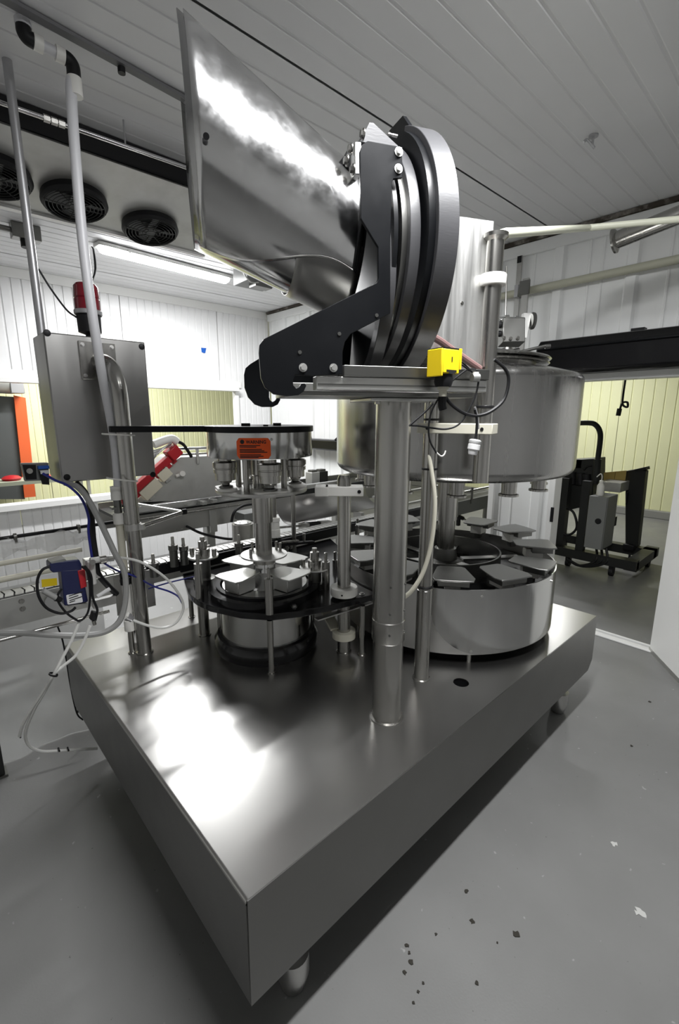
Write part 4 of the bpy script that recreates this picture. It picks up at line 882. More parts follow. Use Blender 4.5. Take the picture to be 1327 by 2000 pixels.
# ------------------------------------------------------------------ rear cap conveyor and feeder
RY = 3.25
rc_ = thing('cap_conveyor', 'stainless trough conveyor on square legs behind the machine base', 'conveyor', (2.0, RY, 0))
zt = Py(279, 988, RY).z; zt2 = zt-.03
part('side_channel', MB().box((.95, RY, zt2-.20), (3.70, RY+.012, zt2-.06)), steel_x, rc_, bevel=.003)
part('top_rail', MB().box((.95, RY-.012, zt2-.02), (3.70, RY+.02, zt2+.035)), mirror, rc_, bevel=.008)
part('lower_rail', MB().cyl((1.05, RY-.03, zt2-.055), (3.4, RY-.03, zt2-.055), .010, n=14), steel, rc_)
part('belt', MB().box((.95, RY+.02, zt2-.04), (3.70, RY+.38, zt2-.02)), darkgrey, rc_)
part('side_channel', MB().box((.95, RY+.38, zt2-.18), (3.70, RY+.392, zt2+.02)), steel_x, rc_)
for xx in (1.62, 3.0): part('leg', MB().box((xx, RY+.03, .03), (xx+.07, RY+.10, zt2-.17)), alu, rc_, bevel=.004); part('foot', MB().lathe((xx+.035, RY+.065, 0), (0,0,1), [(.04, 0), (.04, .01), (.015, .02), (.015, .04)], 18), dark_steel, rc_)
part('hanger_plate', MB().box((1.63, RY-.014, zt2-.25), (1.69, RY, zt2-.05)), alu, rc_, bevel=.003)
for u, v in ((418, 978), (398, 982)): P = Py(u, v, RY-.03); part('rail_clamp', MB().obox(P, (1,0,0), (0,1,0), (0,0,1), .02, .02, .014), alu, rc_, bevel=.003)
# galvanised feeder housing
fd = thing('feeder_housing', 'grey sheet metal feeder housing above the trough conveyor', 'hopper', Py(370, 970, RY+.03))
FYY = RY+.03
part('side_sheet', MB().prism([Py(u, v, FYY) for u, v in ((262, 982), (300, 945), (345, 898), (352, 893), (432, 889), (440, 975))], (0, .36, 0)), galv, fd, bevel=.003)
part('top_rail', MB().cyl(Py(338, 877, FYY), Py(432, 874, FYY), .011, n=14), mirror, fd); part('top_rail', MB().cyl(Py(330, 889, FYY), Py(432, 884, FYY), .008, n=14), steel, fd)
for u, v in ((386, 880), (432, 880)): part('latch', MB().obox(Py(u, v+12, FYY-.01), (1,0,0), (0,1,0), (0,0,1), .010, .008, .055), alu, fd, bevel=.003)
part('valve_knob', MB().cyl(Py(357, 925, FYY), Py(357, 925, FYY-.05), .020, n=20).cyl(Py(344, 930, FYY-.02), Py(358, 925, FYY-.02), .012, n=14), white_pl, fd)
for u, v in ((328, 938), (297, 972)): part('hinge', MB().obox(Py(u, v, FYY-.008), (1,0,.7), (0,1,0), (-.7,0,1), .022, .008, .012), alu, fd, bevel=.003)
def diag(u0, v0, u1, v1, f): return u0+(u1-u0)*f, v0+(v1-v0)*f
ts = thing('terminal_strip', 'slanting strip of red terminals with pale cover boxes on the feeder', 'terminal strip', Py(300, 940, FYY-.05))
DI = (Py(345, 878, FYY-.06)-Py(240, 975, FYY-.06)).normalized(); DN = V((0, 1, 0)).cross(DI)
part('rail', MB().bar(Py(243, 978, FYY-.05), Py(350, 880, FYY-.05), .05, .010, up=DN), beige, ts)
for i in range(20):
    f = i/19; u, v = diag(238, 978, 334, 892, f)
    part('terminal', MB().obox(Py(u, v, FYY-.06), DI, (0,1,0), DN, .014, .03, .024), red, ts, bevel=.003)
for i in range(9):
    f = i/8; u, v = diag(258, 975, 338, 900, f); part('terminal', MB().obox(Py(u, v, FYY-.05), DI, (0,1,0), DN, .018, .02, .018), red, ts, bevel=.003)
part('end_block', MB().obox(Py(338, 884, FYY-.07), DI, (0,1,0), DN, .045, .045, .04), red, ts, bevel=.006)
for u, v, l in ((319, 925, .045), (293, 955, .075), (258, 985, .04)): part('cover_box', MB().obox(Py(u, v, FYY-.06), DI, (0,1,0), DN, l, .03, .04), beige, ts, bevel=.003)
mb = None
for i in range(9):
    a = Py(306+i*2.2, 905-i*4, FYY-.08); part('white_wire', MB().hose([Py(296, 905-i*3, FYY-.05+.006*i), Py(302+i*2, 893-i*2.2, FYY-.09), Py(316+i*2.2, 878-i*1.5, FYY-.08), Py(334, 872-i*.6, FYY-.06)], .0055, 6), white_pl if i % 2 else cond_m, ts)
part('wire_sheath', MB().hose([Py(300, 868, FYY-.05), Py(322, 860, FYY-.05), Py(336, 857, FYY-.05), Py(346, 863, FYY-.05)], [.03]*25, 12), white_pl, ts)
wire([Py(346, 862, FYY-.05), Py(358, 868, FYY-.04), Py(368, 882, FYY-.02), Py(374, 892, FYY)], .012, black, 'thick black cable from the white wire sheath into the feeder housing')
wire([Py(365, 1028, RY), Py(395, 1042, 3.1), Py(440, 1052, 2.9), Py(470, 1052, 2.75)], .010, black, 'black cable from the trough conveyor to the round motor, upper one')
wire([Py(398, 1060, 3.1), Py(420, 1075, 3.0), Py(450, 1082, 2.8), Py(475, 1080, 2.75)], .010, black, 'black cable from the trough conveyor to the round motor, lower one')
# round motor and guide cylinders
mo = V((Py(475, 1035, 2.72).x, 2.72, 0)); za, zb_ = Py(475, 1060, 2.72).z, Py(475, 1022, 2.72).z
t = thing('gear_motor', 'round stainless gear motor with a screwed cap behind the turret shaft', 'motor', (mo.x, 2.72, za))
part('body', MB().lathe((mo.x, 2.72, za), (0,0,1), [(.07, 0), (.075, .005), (.075, zb_-za)], 36), steel, t); part('cap', MB().lathe((mo.x, 2.72, zb_), (0,0,1), [(.058, 0), (.058, .008), (.05, .012)], 32), alu, t)
part('stand', MB().cyl((mo.x, 2.72, 0), (mo.x, 2.72, za), .03, n=18), dark_steel, t)
for i in range(5): a = i*2*PI/5; part('cap_screw', MB().bolt((mo.x+.045*math.cos(a), 2.72+.045*math.sin(a), zb_+.01), (0,0,1), .005), steel, t)
t = thing('control_box', 'small grey box with a black cable behind the turret shaft', 'box', Py(510, 1010, 3.0)); part('box', MB().box(Py(478, 1020, 2.95), Py(510, 990, 3.1)), grey_cab, t, bevel=.004); part('stand', MB().cyl((Py(494, 1020, 3.02).x, 3.02, 0), (Py(494, 1020, 3.02).x, 3.02, Py(478, 1020, 2.95).z), .02, n=14), dark_steel, t); part('cable', MB().hose([Py(452, 1020, 2.95), Py(458, 1000, 2.95), Py(475, 988, 2.95), Py(498, 984, 2.98)], .010), black, t)
tg = thing('curved_guard', 'concave polished stainless guard trough behind the chain conveyor', 'guard', (2.2, 2.62, .93))
pr0 = V((Py(500, 1065, 2.55).x, 0, 0)).x; mb = MB(); vs = []; fs = []
xa, xb = 1.85, Py(722, 1010, 2.60).x+.06; ZG = .955
for x in (xa, xb):
    for j in range(15):
        a = -.2+1.75*j/14; vs.append((x+(.0 if x == xa else -.05*math.sin(a)), 2.52+.16*math.sin(a)*1.0, ZG+.19-.19*math.cos(a)))
for j in range(14): fs.append((j, j+1, 16+j, 15+j))
gobj = part('sheet', mb.add(vs, fs), cab_m, tg, smooth=60); so = gobj.modifiers.new('sheet', 'SOLIDIFY'); so.thickness = .003
part('stiffener', MB().box((xa, 2.675, ZG+.16), (xb-.05, 2.69, ZG+.20)), darkgrey, tg)
for xx in (1.95, 2.5): part('bracket', MB().box((xx, 2.44, .90), (xx+.03, 2.53, ZG)), steel_x, tg)
def rodc(u0, v0, u1, v1, y, label):
    a, b2 = Py(u0, v0, y), Py(u1, v1, y); d = (b2-a).normalized(); L = (b2-a).length
    t = thing('air_cylinder', label, 'air cylinder', a); part('rod', MB().cyl(a, a+d*L*.6, .008, n=12), steel, t)
    part('barrel', MB().cyl(a+d*L*.58, a+d*L*.82, .022, n=18), black, t); part('nose', MB().lathe(a+d*L*.52, d, [(.006, 0), (.016, .01), (.016, .03)], 18), mirror, t)
    part('block', MB().obox(a+d*L*.9+V((0,0,.0)), d, (0,1,0), V((0,1,0)).cross(d), L*.1, .025, .022), alu, t, bevel=.003); part('post', MB().box(a+d*L*.72+V((-.018, -.015, -.10)), a+d*L*.72+V((.018, .015, -.015))), black, t)
rodc(525, 1032, 645, 1022, 2.50, 'small air cylinder with a chrome nose behind the deck')
rodc(935, 1028, 880, 1000, 2.6, 'slanted air cylinder with a chrome tip behind the carousel plates')
WB = Py(537, 1055, 2.36)
t = thing('guide_spool', 'white plastic guide spool on a rod behind the turret shaft', 'spool', (WB.x, WB.y, .94)); part('spool', MB().lathe((WB.x, WB.y, .94), (0,0,1), [(.036, 0), (.036, .05), (.033, .052), (.033, .10), (.036, .102), (.036, .125), (.012, .127)], 28), white_pl, t); part('rod', MB().cyl((WB.x, WB.y, 1.06), (WB.x, WB.y, 1.33), .016, n=18), steel, t); part('rod_cap', MB().cyl((WB.x, WB.y, 1.31), (WB.x, WB.y, 1.35), .02, n=18), black, t)
R2 = Py(575, 1080, 2.25); solo('guide_rod', MB().cyl((R2.x, R2.y, DK1), (R2.x, R2.y, 1.36), .014, n=16), steel, 'thin upright steel rod between the turret disc and the clamp pole', 'rod')
t = thing('guide_finger', 'flat black guide finger arm with steel pins behind the turret', 'guide arm', Py(600, 1062, 2.2)); part('arm', MB().bar(Py(545, 1064, 2.2), Py(612, 1058, 2.2), .03, .014), black, t); part('arm_top', MB().bar(Py(550, 1059, 2.2), Py(583, 1056, 2.2), .02, .010), steel, t)
for u, v in ((594, 1056), (540, 1075), (568, 1072)): part('pin', MB().cyl(Py(u, v, 2.2), Py(u, v-14, 2.2), .010, n=14), steel, t)
part('post', MB().cyl((Py(560, 1062, 2.2).x, 2.2, DK1), Py(560, 1064, 2.2), .012, n=12), steel, t)
# row of small boxes standing on the trough conveyor
for i, (u, lab) in enumerate(((553, 'grey guide box on the trough conveyor beside the thin rod'), (573, 'second grey guide box on the trough conveyor, next to the thin rod'), (612, 'wide grey guide box on the trough conveyor before the clamp pole'), (628, 'dark guide box on the trough conveyor touching the clamp pole'))):
    P = Py(u, 1005, RY+.2); zz = zt2-.02; t = thing('guide_box', lab, 'guide box', (P.x, RY+.2, zz)); part('box', MB().box((P.x-.05, RY+.15, zz), (P.x+.05, RY+.25, zz+.13)), galv if i < 3 else darkgrey, t, bevel=.004); part('cap', MB().box((P.x-.035, RY+.17, zz+.13), (P.x+.035, RY+.23, zz+.15)), dark_steel, t)
# dark overhead duct between tank and back wall
a, b2 = Px(608, 888, 3.70), Px(665, 890, 3.70)
dk = thing('dark_duct', 'dark horizontal duct with clips behind the tank', 'duct', (3.66, 3.6, 1.32)); part('duct', MB().box((3.60, 2.2, 1.29), (3.745, 4.6, 1.42)), black_gloss, dk, bevel=.02)
for yy in (3.55, 3.85): part('clip', MB().prism([(3.60, yy, 1.42), (3.60, yy+.12, 1.42), (3.60, yy+.06, 1.46)], (.04, 0, 0)), black, dk)
t = thing('dark_duct_hanger', 'black bent bracket hanging under the dark duct', 'bracket', (3.66, 3.6, 1.25)); part('bar', MB().bar((3.62, 3.4, 1.27), (3.62, 3.75, 1.285), .02, .012), black, t); part('strut', MB().bar((3.62, 3.45, 1.26), (3.62, 3.7, 1.18), .012, .012), black, t)
# conveyor in the next room seen under the tank
oc = thing('outfeed_conveyor', 'outfeed conveyor with guide rails leaving through the low wall opening', 'conveyor', (4.6, 2.55, 0))
part('frame', MB().box((2.9, 2.52, .70), (7.0, 2.54, .84)), grey_cab, oc); part('belt', MB().box((2.9, 2.54, .82), (7.0, 2.68, .84)), darkgrey, oc); part('frame', MB().box((2.9, 2.68, .70), (7.0, 2.70, .84)), grey_cab, oc)
for zz, yy in ((.93, 2.53), (1.0, 2.69)): part('guide_rail', MB().cyl((2.9, yy, zz), (7, yy, zz), .012, n=12), alu, oc)
for xx in (3.1, 3.5, 4.2, 5.0, 5.8): part('rail_bracket', MB().cyl((xx, 2.50, .80), (xx, 2.50, .97), .012, n=10).cyl((xx, 2.50, .93), (xx, 2.53, .93), .012, n=10), dark_steel, oc)
for xx in (3.2, 4.7, 6.2): part('leg', MB().cyl((xx, 2.61, 0), (xx, 2.61, .70), .03, n=16), dark_steel, oc)

# ------------------------------------------------------------------ next room on the right: labelling machine
lb = thing('labelling_machine', 'dark labelling machine with a bent tube arm on a wheeled frame', 'labelling machine', (5.6, 1.7, 0))
X5 = 5.6
def Lx(u, v, x=X5): return Px(u, v, x)
part('main_body', MB().prism([Lx(u, v) for u, v in ((1092, 900), (1160, 896), (1158, 985), (1098, 1000))], (.4, 0, 0)), darkgrey, lb, bevel=.01)
part('spindle_row', MB().cyl(Lx(1118, 945), Lx(1118, 922), .05, n=18).cyl(Lx(1134, 946), Lx(1134, 924), .05, n=18).cyl(Lx(1146, 946), Lx(1146, 926), .05, n=18), black, lb)
part('sensor_head', MB().box(Lx(1118, 914), Lx(1138, 898)+V((.08, 0, 0))), black, lb, bevel=.005)
part('tube_arm', MB().hose([Lx(1110, 827), Lx(1150, 826), Lx(1164, 830), Lx(1172, 842), Lx(1173, 860), Lx(1168, 900), Lx(1163, 945)], [.028]*49, 16), darkgrey, lb)
part('arm_socket', MB().cyl(Lx(1168, 897), Lx(1164, 940), .042, n=16), darkgrey, lb)
part('handle', MB().hose([Lx(1141, 918), Lx(1148, 911), Lx(1157, 910)], .012, 8), black, lb)
part('table', MB().box(Lx(1170, 958), Lx(1214, 944)+V((.3, 0, 0))), galv, lb, bevel=.004)
part('amber_panel', MB().prism([Lx(u, v, 5.9) for u, v in ((1180, 923), (1224, 919), (1224, 940), (1180, 942))], (.01, 0, 0)), wood_y, lb)
part('panel_post', MB().box(Lx(1200, 942, 5.88), Lx(1203, 922, 5.89)).box(Lx(1222, 950, 5.88), Lx(1225, 920, 5.89)), black, lb)
part('base_beam', MB().box((5.35, 1.22, .10), (6.2, 1.34, .20)), darkgrey, lb); part('base_beam', MB().box((5.3, 1.22, .12), (5.42, 2.3, .22)), darkgrey, lb); part('base_beam', MB().box((6.0, 1.22, .10), (6.12, 2.3, .2)), darkgrey, lb)
part('frame_leg', MB().box((5.4, 2.0, .2), (5.5, 2.12, 1.0)), darkgrey, lb); part('frame_leg', MB().box((5.32, 1.75, .2), (5.4, 1.83, 1.0)), darkgrey, lb)
F5 = Pz(1228, 1092, 0)
pt = [Lx(u, v, 5.95) for u, v in ((1222, 920), (1248, 916), (1262, 920), (1246, 1068), (1222, 1066))]
part('lift_post', MB().prism(pt, (.12, 0, 0)), darkgrey, lb, bevel=.006); part('post_cap', MB().prism([Lx(u, v, 5.93) for u, v in ((1240, 917), (1262, 912), (1263, 918), (1242, 922))], (.15, 0, 0)), black, lb)
part('slide_block', MB().box(Lx(1222, 985, 5.9), Lx(1232, 960, 6.0)), black, lb)
part('post_shoe', MB().box(Lx(1216, 1072, 5.9), Lx(1252, 1058, 6.15)), black, lb, bevel=.01)
for x5, y5 in ((6.0, 1.27), (5.36, 1.9), (6.0, 2.2), (5.36, 1.45)):
    part('caster', MB().cyl((x5, y5-.02, .05), (x5, y5+.02, .05), .05, n=20).box((x5-.03, y5-.025, .05), (x5+.03, y5+.025, .12)), black, lb)
part('levelling_foot', MB().cyl((5.85, 1.42, 0), (5.85, 1.42, .02), .035, n=16).cyl((5.85, 1.42, .02), (5.85, 1.42, .14), .012, n=10), black, lb)
for k in range(3): part('drop_cable', MB().hose([V((5.34, 1.62-.05*k, .30)), V((5.3, 1.60-.05*k, .15)), V((5.28, 1.75-.02*k, .06)), V((5.3, 1.9, .10))], .014, 8), black, lb)
part('loop_cable', MB().hose([Lx(1098, 990, 5.45), Lx(1120, 1000, 5.42), Lx(1127, 1030, 5.42), Lx(1112, 1045, 5.42), Lx(1098, 1040, 5.42)], .014, 8), black, lb)
gc = thing('grey_cabinet', 'grey electrical cabinet with a round lock fixed to the labelling machine', 'cabinet', (5.2, 1.65, .28))
gx = 5.14; g0, g1 = Px(1152, 968, gx), Px(1188, 972, gx); gb = Px(1140, 1068, gx)
part('body', MB().box((gx+.02, g1.y, gb.z), (gx+.33, g0.y, g0.z)), grey_cab, gc, bevel=.006); gdo = part('door', MB().box((gx, g1.y+.005, gb.z), (gx+.018, g0.y, g0.z)), grey_cab, gc, bevel=.004)
lk = Px(1169, 1018, gx); part('lock', MB().lathe(lk, (-1,0,0), [(.03, 0), (.03, .006), (.016, .008), (.016, .02)], 20), black, gdo)
part('bracket', MB().box((gx+.33, g1.y+.03, .5), (gx+.5, g0.y-.03, .6)), darkgrey, gc)
bq = V((gx+.10, (g0.y+g1.y)/2+.02, g0.z)); t = thing('squeeze_bottle', 'white squeeze bottle with a bent spout on the grey cabinet', 'bottle', bq)
part('bottle', MB().lathe(bq, (0,0,1), [(.034, 0), (.036, .01), (.036, .10), (.022, .125), (.016, .13)], 24), white_pl, t); part('cap', MB().lathe(bq+V((0,0,.13)), (0,0,1), [(.02, 0), (.02, .025), (.01, .03)], 18), white_pl, t); part('spout', MB().hose([bq+V((0,0,.155)), bq+V((0,0,.20)), bq+V((0,.015,.225)), bq+V((0,.05,.19))], .005, 8), white_pl, t)
pc = Px(1225, 725, 6.2); t = thing('hanging_plug', 'black looped cable with a plug hanging in the cream room', 'cable', pc)
part('cable', MB().hose([V((pc.x, pc.y, CZ)), Px(1224, 728, 6.2), Px(1218, 770, 6.2), Px(1217, 790, 6.2), Px(1226, 795, 6.2), Px(1226, 786, 6.2), Px(1217, 787, 6.2), Px(1211, 800, 6.2)], .012, 8), black, t); part('plug', MB().cyl(Px(1211, 798, 6.2), Px(1208, 812, 6.2), .026, n=12), black, t)
dp0 = Pz(1283, 1272, 0); dp1 = Pz(1327, 1318, 0); dd = (dp1-dp0).normalized(); nn = V((0,0,1)).cross(dd)
dr = sroot('door_1', dp0)
part('leaf', MB().prism([dp0+V((0,0,.02)), dp0+dd*1.1+V((0,0,.02)), dp0+dd*1.1+V((0,0,1.95)), dp0+V((0,0,1.95))], nn*-.05), trim_m, dr, bevel=.006)
part('bottom_sweep', MB().prism([dp0+nn*.006, dp0+dd*1.1+nn*.006, dp0+dd*1.1+V((0,0,.03))+nn*.006, dp0+V((0,0,.03))+nn*.006], nn*-.06), alu, dr)
part('door_screw', MB().cyl(dp0+dd*.06+V((0,0,.016))+nn*.004, dp0+dd*.06+V((0,0,.016))+nn*.012, .004, n=8), dark_steel, dr)
hgp = Px(1079, 1005, XW-.052); solo('door_hinge', MB().box((XW-.062, hgp.y-.012, hgp.z-.06), (XW-.05, hgp.y+.012, hgp.z+.06)), black, 'black door hinge on the white pillar edge', 'hinge', bevel=.002)
# dark roller door box over the opening
bz0, bz1 = 2.0, 2.25
rb = thing('roller_box', 'long black roller door box above the wide opening', 'roller box', (3.64, .6, bz0)); yl = Px(1045, 695, 3.56).y
part('box', MB().prism([(3.56, yl, bz0+.02), (3.60, yl, bz0), (3.757, yl, bz0), (3.757, yl, bz1), (3.63, yl, bz1), (3.57, yl, bz1-.06)], (0, -3.2, 0)), black_gloss, rb, bevel=.01); part('lip', MB().cyl((3.562, yl-.02, bz1-.07), (3.562, yl-3.2, bz1-.07), .008, n=10), black_panel, rb)
part('top_bracket', MB().box((3.66, .98, bz1), (3.72, 1.06, bz1+.02)), black, rb)
# right wall services
c0, c1 = Px(1000, 588, 3.73), Px(1327, 497, 3.73); cz = (c0.z+c1.z)/2
t = thing('wall_conduit', 'cream painted conduit running along the metal siding', 'conduit', (3.73, 1.5, cz)); part('pipe', MB().cyl((3.725, -2.9, cz+.05), (3.725, 4.8, cz-.02), .028, n=18), mat('cream_conduit', (.48, .48, .38), .45), t)
for yy in (.4, 1.9, 3.4): part('strap', MB().box((3.69, yy, cz-.03), (3.76, yy+.03, cz+.06)), cond_m, t)
v0 = Px(1031, 545, 3.70); t = thing('strut_channel', 'short vertical steel strut channel clamped over the wall conduit', 'strut', (3.7, v0.y, 1.9)); part('channel', MB().box((3.67, v0.y-.025, 2.05), (3.69, v0.y+.025, v0.z)), galv, t); part('clamp', MB().box((3.655, v0.y-.04, cz-.03), (3.67, v0.y+.04, cz+.07)), dark_steel, t)
v1 = Px(1017, 500, 3.75); t = thing('rusty_strip', 'narrow grey cover strip on the siding joint with a dark hole on top', 'strip', (3.75, v1.y, 2.0)); part('strip', MB().box((3.745, v1.y-.02, 2.0), (3.757, v1.y+.02, v1.z)), galv, t); part('dark_patch', MB().box((3.742, v1.y-.015, v1.z-.05), (3.745, v1.y+.02, v1.z)), black, t)

# ------------------------------------------------------------------ ceiling services
EX0, EX1 = -1.6, 1.712; ea, eb2 = (2.66, 2.930), (3.27, 2.815)
ev = thing('evaporator_unit', 'low white ceiling evaporator with a row of black guarded fans', 'evaporator', (.4, 3.1, 2.9))
part('casing', MB().prism([(EX1, ea[0], ea[1]), (EX1, eb2[0], eb2[1]), (EX1, eb2[0]+.02, 2.95), (EX1, 3.2, 3.045), (EX1, ea[0]+.012, 3.045), (EX1, ea[0]+.012, ea[1]+.01)], (EX0-EX1, 0, 0)), galv, ev, bevel=.003)
part('shade_band', MB().box((EX0, ea[0], ea[1]+.012), (EX1-.01, ea[0]+.011, 3.045)), black, ev)  # black strip painting in the shadow gap between casing and ceiling
part('drip_lip', MB().box((EX0, eb2[0]-.01, eb2[1]-.012), (EX1+.01, eb2[0]+.03, eb2[1]+.02)), trim_m, ev)
part('side_cap', MB().prism([(EX1+.001, ea[0]-.01, ea[1]-.012), (EX1+.001, eb2[0]+.02, eb2[1]-.012), (EX1+.001, eb2[0]+.02, 2.95), (EX1+.001, 3.2, 3.046), (EX1+.001, ea[0]-.01, 3.04)], (.006, 0, 0)), galv, ev)
en_ = V((0, -(ea[1]-eb2[1]), -(eb2[0]-ea[0]))).normalized(); ed = V((0, eb2[0]-ea[0], eb2[1]-ea[1])).normalized(); ep = V((0, ea[0], ea[1]))
fan_src = None
for (u, v) in ((145, 387), (293, 440), (-14, 335), (-200, 270)):
    c_ = hit(u, v, en_, ep); R4 = Matrix((V((1,0,0)), ed, V((1,0,0)).cross(ed))).transposed().to_4x4(); 
    if R4.to_3x3().col[2].dot(en_) < 0: R4 = Matrix((V((1,0,0)), -ed, V((1,0,0)).cross(-ed))).transposed().to_4x4()
    m4 = Matrix.Translation(c_-wloc(ev)) @ R4
    if fan_src is None:
        shroud = MB().lathe((0,0,0), (0,0,1), [(.16, 0), (.165, .03), (.155, .045), (.146, .045), (.146, .004)], 40, False).cyl((0,0,.001), (0,0,.004), .146, n=40)
        fan_src = mesh_obj('fan_shroud', shroud, black, 35); fan_src.parent = ev; fan_src.matrix_local = m4
        g = MB()
        for r in (.03, .05, .07, .09, .11, .128, .145): g.lathe((0,0,.05), (0,0,1), [(r-.0025, 0), (r, .0025), (r+.0025, 0), (r, -.0025), (r-.0025, 0)], 36, False)
        for q in range(8): a = q*PI/4; g.cyl((.03*math.cos(a), .03*math.sin(a), .05), (.155*math.cos(a), .155*math.sin(a), .045), .003, n=6)
        gsrc = mesh_obj('fan_guard', g, darkgrey); gsrc['kind'] = 'stuff'; gsrc.parent = fan_src
        bl = MB()
        for q in range(4):
            a = q*PI/2; bl.obox((.075*math.cos(a), .075*math.sin(a), .022), (math.cos(a), math.sin(a), 0), (-math.sin(a), math.cos(a), .4), (0, -.0, 1), .065, .035, .002)
        bl.cyl((0,0,.004), (0,0,.035), .03, n=20); bsrc = mesh_obj('fan_blades', bl, grey_cab); bsrc.parent = fan_src
    else: fc = place(fan_src, ev, m4); place(gsrc, fc, Matrix()); place(bsrc, fc, Matrix())
a, b2 = Py(0, 200, 2.50), Py(372, 330, 2.50); d = (b2-a).normalized()
t = thing('refrigerant_pipe', 'thin shiny pipe with unions hung below the ceiling in front of the evaporator', 'pipe', a)
part('pipe', MB().cyl(a-d*1.0, b2+d*.2, .009, n=14), mirror, t)
for f in (.20, .235, .27): part('union', MB().cyl(a+(b2-a)*f-d*.012, a+(b2-a)*f+d*.012, .015, n=6), steel, t)
part('hanger', MB().cyl(a+(b2-a)*.6, V((*(a+(b2-a)*.6).xy, CZ)), .004, n=8), cond_m, t)
a, b2 = Pz(62, 28, CZ-.01), Pz(345, 185, CZ-.01)
t = thing('ceiling_raceway', 'dark surface raceway along a ceiling rib with a round knob', 'raceway', a); part('strip', MB().bar(a-(b2-a)*.5, b2+(b2-a)*.3, .035, .012), mat('grey_raceway', (.16, .16, .165), .6), t); kq = Pz(237, 132, CZ-.02); part('knob', MB().cyl(kq, kq+V((0,0,-.02)), .014, n=16), black, t)
q = Pz(48, 440, CZ); t = thing('junction_box', 'dark junction box on the ceiling above the grey conduit', 'junction box', q); part('box', MB().box((q.x-.09, q.y-.05, CZ-.10), (q.x+.09, q.y+.05, CZ)), dark_steel, t, bevel=.005); part('gland', MB().cyl((q.x, q.y, CZ-.10), (q.x, q.y, CZ-.15), .04, n=16), black, t); part('conduit_run', MB().cyl((q.x-.09, q.y, CZ-.05), (q.x-1.5, q.y-.02, CZ-.05), .02, n=14), dark_steel, t)
q = Pz(480, 530, CZ-.05); t = thing('ceiling_speaker', 'dark grey box unit on the ceiling at the end of the lit tube lamp', 'box', q); part('box', MB().box((q.x-.06, q.y-.12, CZ-.16), (q.x+.26, q.y+.12, CZ)), grey_cab, t, bevel=.006); part('bracket', MB().hose([(q.x-.08, q.y-.10, CZ), (q.x-.09, q.y-.11, CZ-.10), (q.x-.03, q.y-.13, CZ-.17), (q.x+.05, q.y-.13, CZ-.16)], .006, 8), alu, t); part('foot', MB().box((q.x+.02, q.y-.13, CZ-.19), (q.x+.20, q.y-.02, CZ-.16)), dark_steel, t)
q = Pz(1160, 264, CZ); t = thing('ceiling_hook', 'small bent steel hook hanging from the ceiling', 'hook', q); part('plate', MB().cyl(q, q+V((0,0,-.008)), .022, n=16), cond_m, t); part('hook', MB().hose([q, q+V((.0,0,-.04)), q+RT*.01+V((0,0,-.055)), q-RT*.03+V((0,0,-.02)), q-RT*.045+V((0,0,-.03))], .006, 8), cond_m, t)
bt = Py(398, 685, YW-.004); solo('blue_tape', MB().prism([Py(u, v, YW-.002) for u, v in ((393, 679), (403, 680), (401, 690), (394, 688))], (0, -.002, 0)), bright_blue, 'small square of blue tape on the white ribbed wall', 'tape')
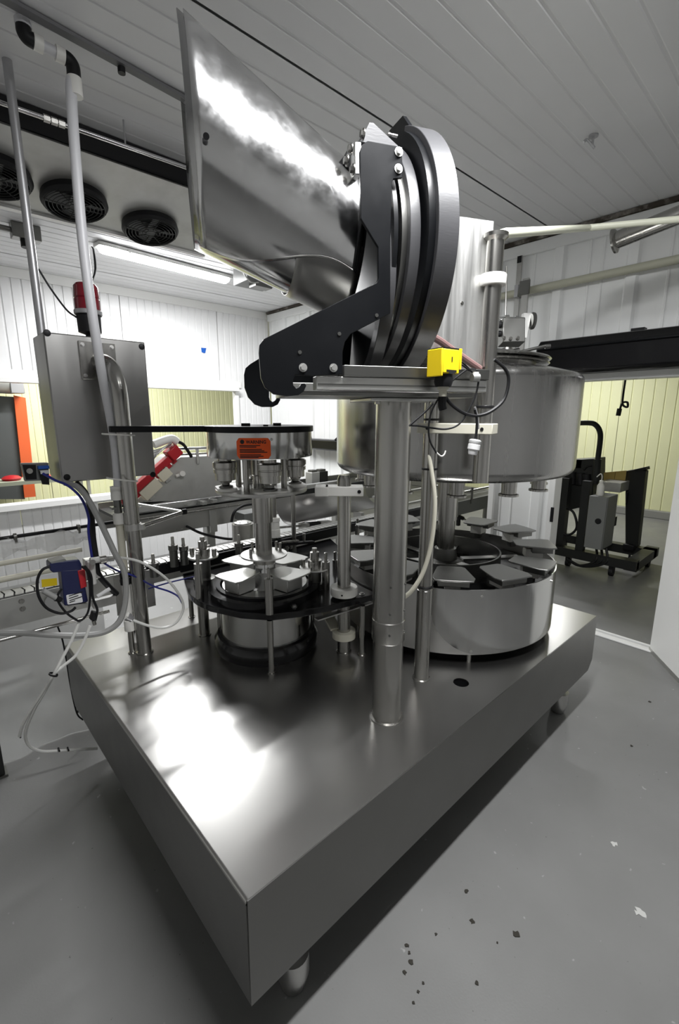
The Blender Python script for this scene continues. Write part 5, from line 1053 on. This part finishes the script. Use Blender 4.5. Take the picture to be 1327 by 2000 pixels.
# ------------------------------------------------------------------ room behind the service opening
Y8 = 8.3
t = thing('roll_curtain', 'dark roll-up curtain with an orange side guide in the back room', 'curtain', (.3, Y8, 0))
part('curtain', MB().prism([Py(u, v, Y8) for u, v in ((-60, 770), (27, 775), (49, 975), (-60, 975))], (0, .03, 0)), mat('dark_curtain', (.07, .075, .075), .5), t)
part('side_guide', MB().prism([Py(u, v, Y8-.05) for u, v in ((27, 772), (50, 777), (70, 970), (48, 972))], (0, .04, 0)), orange_dr, t)
part('roll', MB().cyl(Py(-60, 745, Y8-.1), Py(22, 750, Y8-.1), .14, n=24), galv, t); part('motor', MB().box(Py(22, 768, Y8-.25), Py(40, 738, Y8-.05)), cond_m, t, bevel=.01)
t = thing('rear_table', 'low pale green table with red parts in the back room', 'table', (1.1, 7.6, 0)); part('top', MB().box((.6, 7.4, .78), (1.9, 7.9, .83)), mat('pale_green', (.4, .42, .33), .5), t)
for xx, yy in ((.65, 7.45), (1.85, 7.45), (.65, 7.85), (1.85, 7.85)): part('leg', MB().box((xx-.02, yy-.02, 0), (xx+.02, yy+.02, .78)), galv, t)
for k, xx in enumerate((.95, 1.3)):
    solo('red_part', MB().lathe((xx, 7.6, .83), (0,0,1), [(.10, 0), (.12, .03), (.08, .06), (.03, .07)], 16), red, ['round red part on the pale green table nearer the orange guide', 'round red part on the pale green table behind the cabinet corner'][k], 'red part')
# ------------------------------------------------------------------ dirt flakes on the floor
flk = mat('dirt_flake', (.025, .022, .016), .8)
spots = [(911, 1741, 7), (923, 1800, 9), (1008, 1825, 11), (852, 1825, 5), (795, 1847, 7), (800, 1862, 5), (803, 1880, 9), (790, 1900, 8), (932, 1920, 8), (972, 1842, 4), (827, 1921, 5), (817, 1938, 5), (808, 1959, 5), (1234, 1457, 5), (1270, 1371, 5)]
for k, (u, v, s_) in enumerate(spots):
    q = Pz(u, v, .0); random.seed(k); n = 9; d_ = (q-CAM).dot(FW); r0 = s_*.5*d_/FPX
    P = [V((q.x+r0*random.uniform(.6, 1.5)*math.cos(2*PI*i/n), q.y+r0*random.uniform(.6, 1.5)*math.sin(2*PI*i/n), .0004)) for i in range(n)]
    solo('dirt_flake', MB().prism(P, (0, 0, .0025)), flk, 'small dark dirt flake on the grey floor beside the machine base', 'dirt flake', 'dirt flakes on the floor')
wh = mat('floor_scuff', (.5, .5, .48), .7)
for k, (u, v, s_) in enumerate([(1250, 1782, 16), (1200, 1648, 10)]):
    q = Pz(u, v, .0); random.seed(50+k); n = 14; d_ = (q-CAM).dot(FW); r0 = s_*.5*d_/FPX
    solo('paint_chip', MB().prism([V((q.x+r0*random.uniform(.4, 1.6)*math.cos(2*PI*i/n), q.y+r0*random.uniform(.4, 1.6)*math.sin(2*PI*i/n), .0004)) for i in range(n)], (0, 0, .0015)), wh, ['larger pale paint chip on the grey floor', 'smaller pale paint chip on the grey floor'][k], 'paint chip')
